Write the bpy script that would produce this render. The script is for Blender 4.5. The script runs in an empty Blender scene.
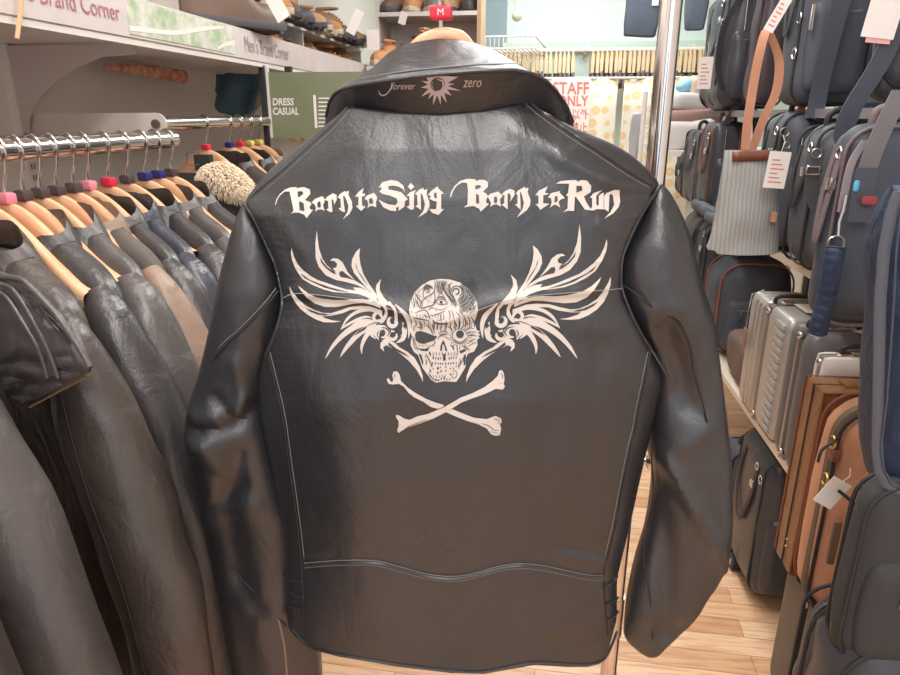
import bpy, bmesh, math, random
from mathutils import Vector, Matrix, noise
from mathutils.geometry import tessellate_polygon
random.seed(7)
C = bpy.context.scene.collection
V = Vector
# ------------------------------------------------------------------ camera
F = 670.0; TH = math.radians(18.4); A = math.radians(7.26); H = 1.5
FWD = V((-math.sin(A)*math.cos(TH), math.cos(A)*math.cos(TH), -math.sin(TH)))
RT = V((math.cos(A), math.sin(A), 0)); UP = RT.cross(FWD)
FH = V((-math.sin(A), math.cos(A), 0))          # horizontal heading
EYE = V((0, 0, H))
cam = bpy.data.cameras.new('camera'); camo = bpy.data.objects.new('camera', cam); C.objects.link(camo)
cam.sensor_width = 36; cam.lens = 36*F/900; cam.clip_start = 0.02
camo.matrix_world = Matrix.Translation(EYE) @ Matrix((RT, UP, -FWD)).transposed().to_4x4()
bpy.context.scene.camera = camo
def ray(px, py): return FWD + RT*((px-450)/F) - UP*((py-337.5)/F)
def atX(px, py, X): d = ray(px, py); return EYE + d*(X/d.x)
def atY(px, py, Y): d = ray(px, py); return EYE + d*(Y/d.y)
def atZ(px, py, Z): d = ray(px, py); return EYE + d*((Z-H)/d.z)
def Pt(px, py, n=0.0, D=0.70):                   # point at heading distance D-n
    d = ray(px, py); return EYE + d*((D-n)/d.dot(FH))
def atP(px, py, p0, nrm): d = ray(px, py); return EYE + d*((p0-EYE).dot(nrm)/d.dot(nrm))
# ------------------------------------------------------------------ materials
def srgb(c):
    return tuple(((v/255)/12.92 if v/255 < .04045 else ((v/255+.055)/1.055)**2.4) for v in c)+(1,)
MATS = {}
def mat(name, col, rough=.5, metal=0, bump=0, bscale=200, spec=.5, var=0, vscale=6, coat=0, emit=0, trans=0, col2=None, bdist=.001, rvar=0, fold=0):
    if name in MATS: return MATS[name]
    m = bpy.data.materials.new(name); m.use_nodes = True; nt = m.node_tree; b = nt.nodes['Principled BSDF']
    c = srgb(col); b.inputs['Base Color'].default_value = c
    b.inputs['Roughness'].default_value = rough; b.inputs['Metallic'].default_value = metal
    b.inputs['Specular IOR Level'].default_value = spec; b.inputs['Coat Weight'].default_value = coat
    if trans: b.inputs['Transmission Weight'].default_value = trans
    if emit: b.inputs['Emission Color'].default_value = c; b.inputs['Emission Strength'].default_value = emit
    tc = nt.nodes.new('ShaderNodeTexCoord')
    if var:
        n = nt.nodes.new('ShaderNodeTexNoise'); n.inputs['Scale'].default_value = vscale; n.inputs['Detail'].default_value = 4
        nt.links.new(tc.outputs['Object'], n.inputs['Vector'])
        r = nt.nodes.new('ShaderNodeMix'); r.data_type = 'RGBA'
        c2 = srgb(col2) if col2 else tuple(x*(1-var) for x in c[:3])+(1,)
        r.inputs[6].default_value = c; r.inputs[7].default_value = c2
        mr = nt.nodes.new('ShaderNodeMapRange'); mr.inputs[1].default_value = .35; mr.inputs[2].default_value = .65
        nt.links.new(n.outputs['Fac'], mr.inputs[0]); nt.links.new(mr.outputs[0], r.inputs[0]); nt.links.new(r.outputs[2], b.inputs['Base Color'])
    if rvar:
        n = nt.nodes.new('ShaderNodeTexNoise'); n.inputs['Scale'].default_value = 7; n.inputs['Detail'].default_value = 5; nt.links.new(tc.outputs['Object'], n.inputs['Vector'])
        mr = nt.nodes.new('ShaderNodeMapRange'); mr.inputs[1].default_value = .3; mr.inputs[2].default_value = .7; mr.inputs[3].default_value = rough-rvar; mr.inputs[4].default_value = rough+rvar
        nt.links.new(n.outputs['Fac'], mr.inputs[0]); nt.links.new(mr.outputs[0], b.inputs['Roughness'])
    if bump:
        n = nt.nodes.new('ShaderNodeTexNoise'); n.inputs['Scale'].default_value = bscale; n.inputs['Detail'].default_value = 3
        nt.links.new(tc.outputs['Object'], n.inputs['Vector'])
        bp = nt.nodes.new('ShaderNodeBump'); bp.inputs['Strength'].default_value = bump; bp.inputs['Distance'].default_value = bdist
        nt.links.new(n.outputs['Fac'], bp.inputs['Height']); nt.links.new(bp.outputs[0], b.inputs['Normal'])
        if fold:
            mp = nt.nodes.new('ShaderNodeMapping'); mp.inputs['Scale'].default_value = (1.6, 1.6, .8); nt.links.new(tc.outputs['Object'], mp.inputs[0])
            n2 = nt.nodes.new('ShaderNodeTexNoise'); n2.inputs['Scale'].default_value = 13; n2.inputs['Detail'].default_value = 3; n2.inputs['Distortion'].default_value = 1.2; nt.links.new(mp.outputs[0], n2.inputs['Vector'])
            b2 = nt.nodes.new('ShaderNodeBump'); b2.inputs['Strength'].default_value = fold; b2.inputs['Distance'].default_value = .02
            nt.links.new(n2.outputs['Fac'], b2.inputs['Height']); nt.links.new(b2.outputs[0], bp.inputs['Normal'])
    MATS[name] = m; return m
def leather(name, col, rough=.42, **k): return mat(name, col, rough, bump=.4, bscale=300, var=.25, vscale=9, rvar=.08, fold=.22, spec=.7, **k)
LMAIN = mat('black_leather', (44, 45, 49), .36, bump=.30, bscale=420, spec=.85, var=.22, vscale=6, rvar=.09, fold=.12)
LBLK = leather('rack_black_leather', (62, 58, 59), .38)
LGRY = leather('rack_grey_leather', (84, 78, 77), .4)
LDBR = leather('rack_dark_brown_leather', (72, 63, 59), .4)
LTAN = leather('rack_tan_leather', (150, 124, 106), .5)
LBLU = leather('rack_blue_black_leather', (58, 61, 72), .35)
SUEDE = mat('grey_suede', (96, 88, 82), .9, bump=.4, bscale=500)
PRINT = mat('cream_print', (210, 201, 193), .6)
PRINTG = mat('faded_print', (190, 172, 168), .6)
THREAD = mat('grey_thread', (128, 126, 126), .7)
DTHREAD = mat('dark_thread', (34, 33, 34), .6)
CHROME = mat('chrome', (225, 222, 222), .12, 1)
STEEL = mat('steel_wire', (200, 196, 194), .25, 1)
BRASS = mat('brass', (196, 160, 96), .3, 1)
WOODH = mat('hanger_wood', (232, 184, 146), .45, var=.2, vscale=14, col2=(214, 160, 120), coat=.1)
WHITE = mat('white_paint', (226, 220, 214), .6)
WALLW = mat('wall_paint', (228, 222, 214), .8)
WALLM = mat('back_wall_paint', (222, 236, 230), .8)
CARD = mat('white_card', (236, 230, 226), .7)
RED = mat('red_plastic', (226, 48, 74), .4)
PINKP = mat('pink_plastic', (240, 150, 165), .4)
NAVYP = mat('navy_plastic', (52, 52, 120), .4)
DARKP = mat('brown_grey_plastic', (88, 74, 74), .4)
YELP = mat('yellow_plastic', (236, 218, 110), .4)
BNYL = mat('black_nylon', (72, 76, 86), .62, bump=.3, bscale=700)
BNYL2 = mat('blue_black_nylon', (70, 76, 88), .6, bump=.3, bscale=600)
BNYL3 = mat('charcoal_nylon', (78, 79, 86), .65, bump=.3, bscale=600)
BDRK = mat('black_bag_leather', (60, 61, 68), .38, bump=.3, bscale=240)
NAVY = mat('navy_cloth', (42, 56, 84), .6, bump=.3, bscale=500, var=.35, vscale=5, fold=.5)
TANL = mat('tan_bag_leather', (206, 148, 116), .45, var=.25, vscale=8)
BRNL = mat('brown_bag_leather', (120, 70, 50), .45)
OLIVE = mat('olive_trim', (110, 96, 78), .6)
ALU = mat('silver_case_metal', (188, 182, 178), .38, .5)
ALUF = mat('aluminium_frame', (190, 184, 180), .3, .8)
GREYC = mat('dark_grey_shell', (98, 96, 98), .4)
RUBBER = mat('black_rubber', (40, 40, 42), .6)
GREYBOX = mat('grey_leatherette', (92, 86, 82), .45, bump=.3, bscale=300)
# ------------------------------------------------------------------ mesh builder
def wloc(o):
    l = V((0, 0, 0))
    while o: l += o.location; o = o.parent
    return l
class MB:
    def __init__(s): s.v = []; s.f = []; s.m = []; s.cur = 0
    def add(s, vs, fs):
        b = len(s.v); s.v += [V(p) for p in vs]
        for f in fs: s.f.append([b+i for i in f]); s.m.append(s.cur)
        return s
    def box(s, lo, hi, M=None):
        x0, y0, z0 = lo; x1, y1, z1 = hi
        vs = [V(p) for p in ((x0,y0,z0),(x1,y0,z0),(x1,y1,z0),(x0,y1,z0),(x0,y0,z1),(x1,y0,z1),(x1,y1,z1),(x0,y1,z1))]
        if M: vs = [M @ p for p in vs]
        return s.add(vs, [(0,3,2,1),(4,5,6,7),(0,1,5,4),(1,2,6,5),(2,3,7,6),(3,0,4,7)])
    def rbox(s, lo, hi, r=.02, n=10, bulge=0, M=None, sag=0, wob=0, seed=0):
        lo = V(lo); hi = V(hi); c = (lo+hi)/2; h = (hi-lo)/2; r = min(r, h.x*.98, h.y*.98, h.z*.98)
        b = len(s.v)
        idx = {}
        def pos(i, j, k):
            u = V((i/n*2-1, j/n*2-1, k/n*2-1))
            # ease the grid towards the edges so the corners get vertices
            u = V([math.copysign(abs(q)**.8, q) if q else 0 for q in u])
            p = V((u.x*h.x, u.y*h.y, u.z*h.z))
            q = V([max(-(h[a]-r), min(h[a]-r, p[a])) for a in range(3)])
            d = p-q
            if d.length > 1e-9:
                # push cube corner onto the sphere of radius r
                m = max(abs(d.x), abs(d.y), abs(d.z)); p = q + d.normalized()*m
            if bulge:
                for a in range(3):
                    o = [x for x in range(3) if x != a]
                    w = (1-u[o[0]]**2)*(1-u[o[1]]**2)
                    p[a] += bulge*w*u[a]
            if sag: p.x += 0; p.z -= sag*(1-u.x**2)*(1 if u.z > 0 else .2)*max(0, u.z)
            if wob:
                q = p*9+V((seed*3.1, seed, 0)); p += noise.noise_vector(q)*wob
            p += c
            return M @ p if M else p
        for i in range(n+1):
            for j in range(n+1):
                for k in range(n+1):
                    if i in (0, n) or j in (0, n) or k in (0, n):
                        idx[i, j, k] = len(s.v); s.v.append(pos(i, j, k))
        for a in range(n):
            for c_ in range(n):
                for (F1, rev) in ((lambda p, q: (0, p, q), 1), (lambda p, q: (n, p, q), 0), (lambda p, q: (p, 0, q), 0), (lambda p, q: (p, n, q), 1), (lambda p, q: (p, q, 0), 1), (lambda p, q: (p, q, n), 0)):
                    f = [idx[F1(a, c_)], idx[F1(a+1, c_)], idx[F1(a+1, c_+1)], idx[F1(a, c_+1)]]
                    s.f.append(f[::-1] if rev else f); s.m.append(s.cur)
        return s
    def tube(s, pts, r, n=8, closed=False, flat=None, cap=True):
        pts = [V(p) for p in pts]; N = len(pts)
        rs = r if isinstance(r, (list, tuple)) else [r]*N
        up = None; rings = []
        for i, p in enumerate(pts):
            a = pts[(i-1) % N] if (closed or i > 0) else p
            c = pts[(i+1) % N] if (closed or i < N-1) else p
            t = (c-a)
            t = t.normalized() if t.length > 1e-9 else V((0, 0, 1))
            if up is None: up = V((0, 0, 1)) if abs(t.z) < .9 else V((1, 0, 0))
            x = t.cross(up)
            if x.length < 1e-6: x = t.orthogonal()
            x.normalize(); up = x.cross(t).normalized()
            b = len(s.v); rings.append(b)
            for k in range(n):
                an = 2*math.pi*k/n; s.v.append(p + (x*math.cos(an)*(flat or 1) + up*math.sin(an))*rs[i])
        for i in range(N if closed else N-1):
            a = rings[i]; c = rings[(i+1) % N]
            for k in range(n):
                s.f.append([a+k, a+(k+1) % n, c+(k+1) % n, c+k]); s.m.append(s.cur)
        if cap and not closed:
            s.f.append([rings[0]+k for k in range(n)][::-1]); s.m.append(s.cur)
            s.f.append([rings[-1]+k for k in range(n)]); s.m.append(s.cur)
        return s
    def ribbon(s, pts, w, th, side):              # strap: pts centreline, side = width direction
        pts = [V(p) for p in pts]; side = V(side).normalized(); b0 = len(s.v)
        for i, p in enumerate(pts):
            a = pts[max(0, i-1)]; c = pts[min(len(pts)-1, i+1)]; t = (c-a).normalized(); nn = t.cross(side).normalized()
            ww = w[i] if isinstance(w, (list, tuple)) else w
            for (u, q) in ((-1, -1), (1, -1), (1, 1), (-1, 1)): s.v.append(p + side*u*ww/2 + nn*q*th/2)
        for i in range(len(pts)-1):
            a = b0+4*i; c = a+4
            for k in range(4): s.f.append([a+k, a+(k+1) % 4, c+(k+1) % 4, c+k]); s.m.append(s.cur)
        e = b0+4*(len(pts)-1)
        s.f += [[b0+3, b0+2, b0+1, b0], [e, e+1, e+2, e+3]]; s.m += [s.cur]*2
        return s
    def grid(s, fn, nu, nv, cu=False, cv=False):
        b = len(s.v)
        for j in range(nv if cv else nv+1):
            for i in range(nu if cu else nu+1): s.v.append(V(fn(i/nu, j/nv)))
        W = nu if cu else nu+1; Hh = nv if cv else nv+1
        for j in range(nv):
            for i in range(nu):
                s.f.append([b+j*W+i, b+j*W+(i+1) % W, b+((j+1) % Hh)*W+(i+1) % W, b+((j+1) % Hh)*W+i]); s.m.append(s.cur)
        return s
    def sph(s, c, r, n=12, sc=(1, 1, 1)):
        c = V(c)
        return s.grid(lambda u, v: c+V((sc[0]*r*math.cos(2*math.pi*u)*math.sin(math.pi*v), sc[1]*r*math.sin(2*math.pi*u)*math.sin(math.pi*v), sc[2]*r*math.cos(math.pi*v))), n, n, cu=True)
    def cyl(s, a, b, r, n=16): return s.tube([a, b], r, n)
    def poly(s, pts, thick=None, maxe=None, fn=None):
        """filled 2-D polygon; fn maps (x,y)->3-D"""
        tris = tessellate_polygon([[V((x, y, 0)) for x, y in pts]])
        P = [V((x, y)) for x, y in pts]; T = [list(t) for t in tris]
        if maxe:
            for _ in range(4):
                mid = {}; NT = []; ch = False
                def md(a, b):
                    if (P[a]-P[b]).length <= maxe: return None
                    k = (min(a, b), max(a, b))
                    if k not in mid: mid[k] = len(P); P.append((P[a]+P[b])/2)
                    return mid[k]
                for a, b, c in T:
                    ab, bc, ca = md(a, b), md(b, c), md(c, a); k = sum(x is not None for x in (ab, bc, ca))
                    if k == 0: NT.append([a, b, c]); continue
                    ch = True
                    if k == 3: NT += [[a, ab, ca], [ab, b, bc], [ca, bc, c], [ab, bc, ca]]
                    else:
                        while ab is None or (k == 2 and bc is None): a, b, c = b, c, a; ab, bc, ca = bc, ca, ab
                        if k == 1: NT += [[a, ab, c], [ab, b, c]]
                        else: NT += [[ab, b, bc], [a, ab, bc], [a, bc, c]]
                T = NT
                if not ch: break
        b = len(s.v); s.v += [fn(p.x, p.y) for p in P]
        ar = 0
        for t in T:
            f = [b+i for i in t]
            s.f.append(f); s.m.append(s.cur)
        return s
    def extr(s, pts, fn):                          # fn(x,y,side 0/1): thick polygon
        tris = tessellate_polygon([[V((x, y, 0)) for x, y in pts]]); N = len(pts); b = len(s.v)
        s.v += [V(fn(x, y, 0)) for x, y in pts]+[V(fn(x, y, 1)) for x, y in pts]
        for t in tris:
            s.f += [[b+t[0], b+t[1], b+t[2]], [b+N+t[2], b+N+t[1], b+N+t[0]]]; s.m += [s.cur]*2
        for i in range(N):
            j = (i+1) % N; s.f.append([b+i, b+j, b+N+j, b+N+i]); s.m.append(s.cur)
        return s
    def build(s, name, mats, parent=None, smooth=True, fix=True, sub=0, bevel=0):
        if not isinstance(mats, (list, tuple)): mats = [mats]
        if parent: off = wloc(parent); loc = V((0, 0, 0))
        else:
            xs = [p.x for p in s.v]; ys = [p.y for p in s.v]; zs = [p.z for p in s.v]
            off = V(((min(xs)+max(xs))/2, (min(ys)+max(ys))/2, min(zs))); loc = off
        me = bpy.data.meshes.new(name); me.from_pydata([p-off for p in s.v], [], s.f)
        for m in mats: me.materials.append(m)
        me.polygons.foreach_set('material_index', s.m)
        if fix:
            bm = bmesh.new(); bm.from_mesh(me); bmesh.ops.remove_doubles(bm, verts=bm.verts, dist=1e-6)
            bmesh.ops.recalc_face_normals(bm, faces=bm.faces); bm.to_mesh(me); bm.free()
        me.polygons.foreach_set('use_smooth', [smooth]*len(me.polygons))
        if smooth:
            try: me.set_sharp_from_angle(angle=math.radians(40))
            except Exception: pass
        o = bpy.data.objects.new(name, me); C.objects.link(o); o.location = loc
        if parent: o.parent = parent
        if bevel:
            b = o.modifiers.new('bevel', 'BEVEL'); b.width = bevel; b.segments = 2; b.limit_method = 'ANGLE'
        if sub: q = o.modifiers.new('sub', 'SUBSURF'); q.levels = sub; q.render_levels = sub
        return o
def tag(o, label, cat, group=None, kind=None):
    if label: o['label'] = label
    if cat: o['category'] = cat
    if group: o['group'] = group
    if kind: o['kind'] = kind
    return o
def thing(name, label, cat, loc=(0, 0, 0), group=None):
    o = bpy.data.objects.new(name, None); o.empty_display_size = .05; C.objects.link(o); o.location = loc
    return tag(o, label, cat, group)
def struct(mb, name, m, smooth=False):
    o = mb.build(name, m, smooth=smooth); o['kind'] = 'structure'; return o
def dup(root, loc, rotz=0, label=None, group=None):
    r = root.copy(); C.objects.link(r); r.location = loc; r.rotation_euler = (0, 0, rotz)
    if label: r['label'] = label
    if group: r['group'] = group
    for ch in list(root.children):
        c = ch.copy(); C.objects.link(c); c.parent = r
        for g in ch.children: d = g.copy(); C.objects.link(d); d.parent = c
    return r
def lab(o, l): o['label'] = l; return o
def interp(tab, y):                                # tab: [(y, a, b, ...)] piecewise linear
    if y <= tab[0][0]: return tab[0][1:]
    for p, q in zip(tab, tab[1:]):
        if y <= q[0]:
            t = (y-p[0])/(q[0]-p[0]); return tuple(a+(b-a)*t for a, b in zip(p[1:], q[1:]))
    return tab[-1][1:]
def smoothtab(tab, y, w):                          # softened table lookup
    r = [interp(tab, y+d*w) for d in (-1, -.5, 0, .5, 1)]
    return tuple(sum(c)/5 for c in zip(*r))
def crom(pts, k):                                  # Catmull-Rom resample
    out = []; P = [V(p) for p in pts]; N = len(P)
    for i in range(N-1):
        a = P[max(0, i-1)]; b = P[i]; c = P[i+1]; d = P[min(N-1, i+2)]
        for j in range(k):
            t = j/k; out.append(.5*((2*b)+(c-a)*t+(2*a-5*b+4*c-d)*t*t+(3*b-a-3*c+d)*t**3))
    out.append(P[-1]); return out
def text_tris(body, size=1, font_shear=0, bold=0, space=1):
    cu = bpy.data.curves.new('t', 'FONT'); cu.body = body; cu.size = size; cu.shear = font_shear; cu.offset = bold; cu.space_character = space; cu.resolution_u = 3
    o = bpy.data.objects.new('t', cu); C.objects.link(o); dg = bpy.context.evaluated_depsgraph_get(); dg.update()
    me = bpy.data.meshes.new_from_object(o.evaluated_get(dg)); vs = [v.co.copy() for v in me.vertices]; fs = [list(p.vertices) for p in me.polygons]
    bpy.data.objects.remove(o); bpy.data.curves.remove(cu); bpy.data.meshes.remove(me); return vs, fs
def add_text(mb, body, fn, x0, x1, y0, y1, **k):   # fit the text's box to x0..x1 / y0..y1 then map through fn
    vs, fs = text_tris(body, **k)
    if not vs: return
    a = min(v.x for v in vs); b = max(v.x for v in vs); c = min(v.y for v in vs); d = max(v.y for v in vs)
    mb.add([fn(x0+(v.x-a)/(b-a)*(x1-x0), y0+(v.y-c)/max(1e-6, d-c)*(y1-y0)) for v in vs], fs)

# ================================================================== ROOM
WX = -1.2; BY = 5.3; RX = 1.75; CZ = 2.75
def plank_mat():
    m = bpy.data.materials.new('wood_floor'); m.use_nodes = True; nt = m.node_tree; b = nt.nodes['Principled BSDF']; L = nt.links
    tc = nt.nodes.new('ShaderNodeTexCoord'); mp = nt.nodes.new('ShaderNodeMapping'); mp.inputs['Rotation'].default_value = (0, 0, math.radians(2))
    L.new(tc.outputs['Object'], mp.inputs[0])
    br = nt.nodes.new('ShaderNodeTexBrick'); L.new(mp.outputs[0], br.inputs[0]); br.offset = .37; br.inputs['Scale'].default_value = 1
    br.inputs['Brick Width'].default_value = .62; br.inputs['Row Height'].default_value = .075; br.inputs['Mortar Size'].default_value = .0012; br.inputs['Bias'].default_value = 0
    br.inputs['Color1'].default_value = srgb((246, 206, 168)); br.inputs['Color2'].default_value = srgb((216, 164, 122)); br.inputs['Mortar'].default_value = srgb((176, 126, 92))
    sc = nt.nodes.new('ShaderNodeMapping'); sc.inputs['Scale'].default_value = (3, 34, 1); L.new(tc.outputs['Object'], sc.inputs[0])
    n = nt.nodes.new('ShaderNodeTexNoise'); n.inputs['Scale'].default_value = 2; n.inputs['Detail'].default_value = 6; n.inputs['Distortion'].default_value = .8; L.new(sc.outputs[0], n.inputs['Vector'])
    rp = nt.nodes.new('ShaderNodeValToRGB'); rp.color_ramp.elements[0].position = .36; rp.color_ramp.elements[0].color = (.72, .62, .56, 1); rp.color_ramp.elements[1].position = .56; rp.color_ramp.elements[1].color = (1, 1, 1, 1)
    L.new(n.outputs['Fac'], rp.inputs[0])
    mx = nt.nodes.new('ShaderNodeMix'); mx.data_type = 'RGBA'; mx.blend_type = 'MULTIPLY'; mx.inputs[0].default_value = .8
    L.new(br.outputs['Color'], mx.inputs[6]); L.new(rp.outputs[0], mx.inputs[7]); L.new(mx.outputs[2], b.inputs['Base Color'])
    b.inputs['Roughness'].default_value = .38
    return m
FLOORM = plank_mat()
struct(MB().box((WX-.1, -2.5, -.05), (RX+.1, BY+.1, 0)), 'floor', FLOORM)
struct(MB().box((WX-.1, -2.5, 0), (WX, BY+.1, CZ)), 'wall_left', WALLW)
struct(MB().box((WX, BY, 0), (RX, BY+.1, CZ)), 'wall_back', WALLM)
struct(MB().box((RX, -2.5, 0), (RX+.1, BY+.1, CZ)), 'wall_right', WALLW)
struct(MB().box((WX-.1, -2.5, CZ), (RX+.1, BY+.1, CZ+.08)), 'ceiling', WALLW)
struct(MB().box((WX, BY-.012, 0), (RX, BY, .08)), 'baseboard_back', WHITE)

# ================================================================== MAIN JACKET
TOR = [(104,352,526),(115,338,550),(127,323,573),(147,298,621),(166,273,645),(185,256,662),(203,243,652),(217,253,640),(248,268,626),(277,280,621),(298,283,622),(320,278,634),
       (353,264,652),(380,257,664),(400,256,660),(424,259,654),(450,266,647),(480,273,640),(517,280,632),(546,285,625),(579,286,617),(605,286,617),(626,287,617),(650,289,612),(680,292,604)]
HEM = [(280,622),(287,628),(300,641),(313,650),(340,657),(400,667),(450,673),(484,674),(534,665),(570,667),(587,667),(600,664),(608,656),(617,634)]
NECK = [(345,106),(395,112),(440,114),(485,110),(528,101)]
DEP = [(104,.012),(150,.032),(200,.045),(300,.058),(400,.066),(480,.062),(560,.052),(680,.052)]
EDG = [(195,0),(215,.55),(330,.55),(395,.0)]
YOKE = [(282,299),(298,294),(340,298),(370,303),(400,313),(430,322),(445,323),(470,314),(500,303),(530,297),(560,294),(600,291),(622,289)]
def seg_d(px, py, P):
    best = 1e9; sg = 1
    for (ax, ay), (bx, by) in zip(P, P[1:]):
        dx, dy = bx-ax, by-ay; t = max(0, min(1, ((px-ax)*dx+(py-ay)*dy)/(dx*dx+dy*dy)))
        ex, ey = px-ax-dx*t, py-ay-dy*t; d = math.hypot(ex, ey)
        if d < best: best = d; sg = 1 if dx*ey-dy*ex > 0 else -1
    return best, sg
TCR = [  # creases on the back panel: polyline, width px, height m
 ([(285,560),(330,548),(350,556)], 7, .002), ([(560,555),(590,562),(606,566)], 6, .004), ([(565,548),(600,553)], 5, -.002),
 ([(300,360),(330,420),(345,520)], 22, .003), ([(600,350),(590,450),(585,540)], 18, -.003), ([(560,160),(600,176),(640,186)], 9, .003),
 ([(520,130),(580,158),(620,185)], 12, .0035), ([(300,250),(275,215)], 8, .0015), ([(600,225),(628,240)], 7, .002), ([(602,262),(620,268)], 6, .002),
 ([(380,350),(365,480),(390,640)], 30, .003), ([(500,420),(520,520),(505,640)], 30, .003), ([(440,600),(455,640)], 20, -.002), ([(545,635),(585,620),(600,600)], 8, .002)]
def Nb(px, py):
    xl, xr = smoothtab(TOR, py, 7) if 130 < py < 640 else interp(TOR, py)
    u = max(-1, min(1, (px-xl)/(xr-xl)*2-1)); dep, = interp(DEP, py); e, = interp(EDG, py)
    prof = (1-abs(u)**3.2)**.5
    n = dep*(e+(1-e)*prof)
    # fold across the yoke seam
    yc, = interp(YOKE, px); d = py-yc
    k = max(0, min(1, (u+1)*8))*max(0, min(1, (1-u)*8))
    cw = 9+5*math.exp(-((px-435)/50)**2)
    n += .0044*k*math.exp(-((d/cw)**2 if d < 0 else (d/4.2)**2))
    for P, w, h in TCR:
        x0 = min(p[0] for p in P)-3*w; x1 = max(p[0] for p in P)+3*w
        if x0 < px < x1:
            q, sg = seg_d(px, py, P)
            if q < 3*w: n += h*math.exp(-(q/w)**2)*min(1, prof*1.4)
    q = V((px*.016, py*.006, 3.3)); n += .004*noise.noise(q)*prof
    q = V((px*.04, py*.03, 1.3)); n += .0007*noise.noise(q)*prof
    w_ = max(0, abs(u)-.78)/.22
    if w_ > 0 and py > 210: n += .0006*w_*math.sin(py*.85+5*noise.noise(V((px*.05, py*.03, 7))))
    return n
def bottom(px): return interp(HEM, px)[0]
def topy(px):
    if px < 345 or px > 528: return None
    return interp(NECK, px)[0]
jk = thing('leather_jacket', 'large black leather biker jacket hung facing away, winged skull and gothic lettering on its back', 'jacket', Pt(450, 640, 0)*1)
def warp(u, v):                                    # v 0..1 -> pixel
    y = 104+(668-104)*v
    xl, xr = smoothtab(TOR, y, 7) if 130 < y < 640 else interp(TOR, y)
    px = xl+(xr-xl)*u
    k = max(0, (v-.86)/.14); k = k*k
    y2 = y+(bottom(px)-668)*k
    k = max(0, 1-v/.10)
    t = topy(px)
    if t: y2 += (t-104)*k
    return px, y2
NU, NV = 150, 190
def ucol(i): 
    t = i/NU; return .5-.5*math.cos(math.pi*t)*(.55+.45) if False else (t*.75+.25*(.5-.5*math.cos(math.pi*t)))
mb = MB(); W = 2*NU
rows = []
for j in range(NV+1):
    v = j/NV; back = []; front = []
    for i in range(NU+1):
        u = ucol(i); px, py = warp(u, v); n = Nb(px, py); P = Pt(px, py, n); back.append(P)
        uu = 2*u-1; df = .075*min(1, .35+v*2.2)*(1-abs(uu)**2.6)**.5
        if 0 < i < NU: front.append(P+FH*(n+df))
    rows.append(back+front[::-1])
b = 0; mb.v = [p for r in rows for p in r]
for j in range(NV):
    for i in range(W): mb.f.append([j*W+i, j*W+(i+1) % W, (j+1)*W+(i+1) % W, (j+1)*W+i]); mb.m.append(0)
body = mb.build('body', LMAIN, jk, fix=True)
so = body.modifiers.new('solid', 'SOLIDIFY'); so.thickness = .002; so.offset = -1
def line3(pts, k=6, up=.0006, f=None):
    f = f or Nb
    return [Pt(p.x, p.y, f(p.x, p.y)+up) for p in crom([V((a, b_, 0)) for a, b_ in pts], k)]
# ---- sleeves
LS = [(243,203,246,204),(239,212,252,216),(233,228,266,232),(226,255,280,262),(219,286,289,295),(211,329,284,330),(202,367,272,366),(193,396,266,400),(188,420,272,432),(191,445,282,468),(196,475,292,496),(202,500,302,520),(207,530,308,556),(214,580,312,600),(224,640,320,650),(236,712,324,712)]
RS = [(655,189,663,184),(647,205,672,196),(634,228,685,224),(619,252,692,249),(614,275,698,275),(618,300,705,298),(630,326,712,322),(644,349,716,352),(652,380,720,385),(650,415,724,420),(648,447,727,450),(653,470,728.5,480),(652,496,729,510),(646,530,727,540),(636,562,719,566),(629,593,704,591),(625,620,690,616),(625,637,675,636),(640,652,662,648.5),(649,656.5,652,656)]
LCR = [([(190,402),(215,403),(240,398),(256,385)], 7, .006), ([(190,417),(218,415),(246,412),(262,398)], 5.5, -.006), ([(192,432),(215,428),(235,450)], 9, .005),
       ([(226,384),(238,398),(246,408)], 5, -.006), ([(248,350),(254,385),(252,400)], 7, .005), ([(205,510),(232,498),(262,486)], 7, .004), ([(206,496),(230,484),(252,468)], 6, -.004),
       ([(246,440),(240,490),(250,560)], 13, -.009), ([(212,430),(224,470),(212,500)], 8, .004), ([(268,600),(284,588)], 5, .004), ([(250,560),(275,600)], 8, -.003)]
RCR = [([(651,440),(672,474),(700,520),(718,552)], 7, .010), ([(642,470),(660,530),(660,620)], 13, -.010), ([(650,450),(664,500),(672,560),(668,610)], 5, .002), ([(716,556),(706,585),(680,620),(655,650)], 5, .004),
       ([(655,320),(668,350),(678,392)], 12, -.010), ([(700,360),(697,400)], 8, -.002), ([(664,430),(690,415),(700,408)], 10, .004), ([(636,300),(648,338),(662,372)], 6, .003)]
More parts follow.
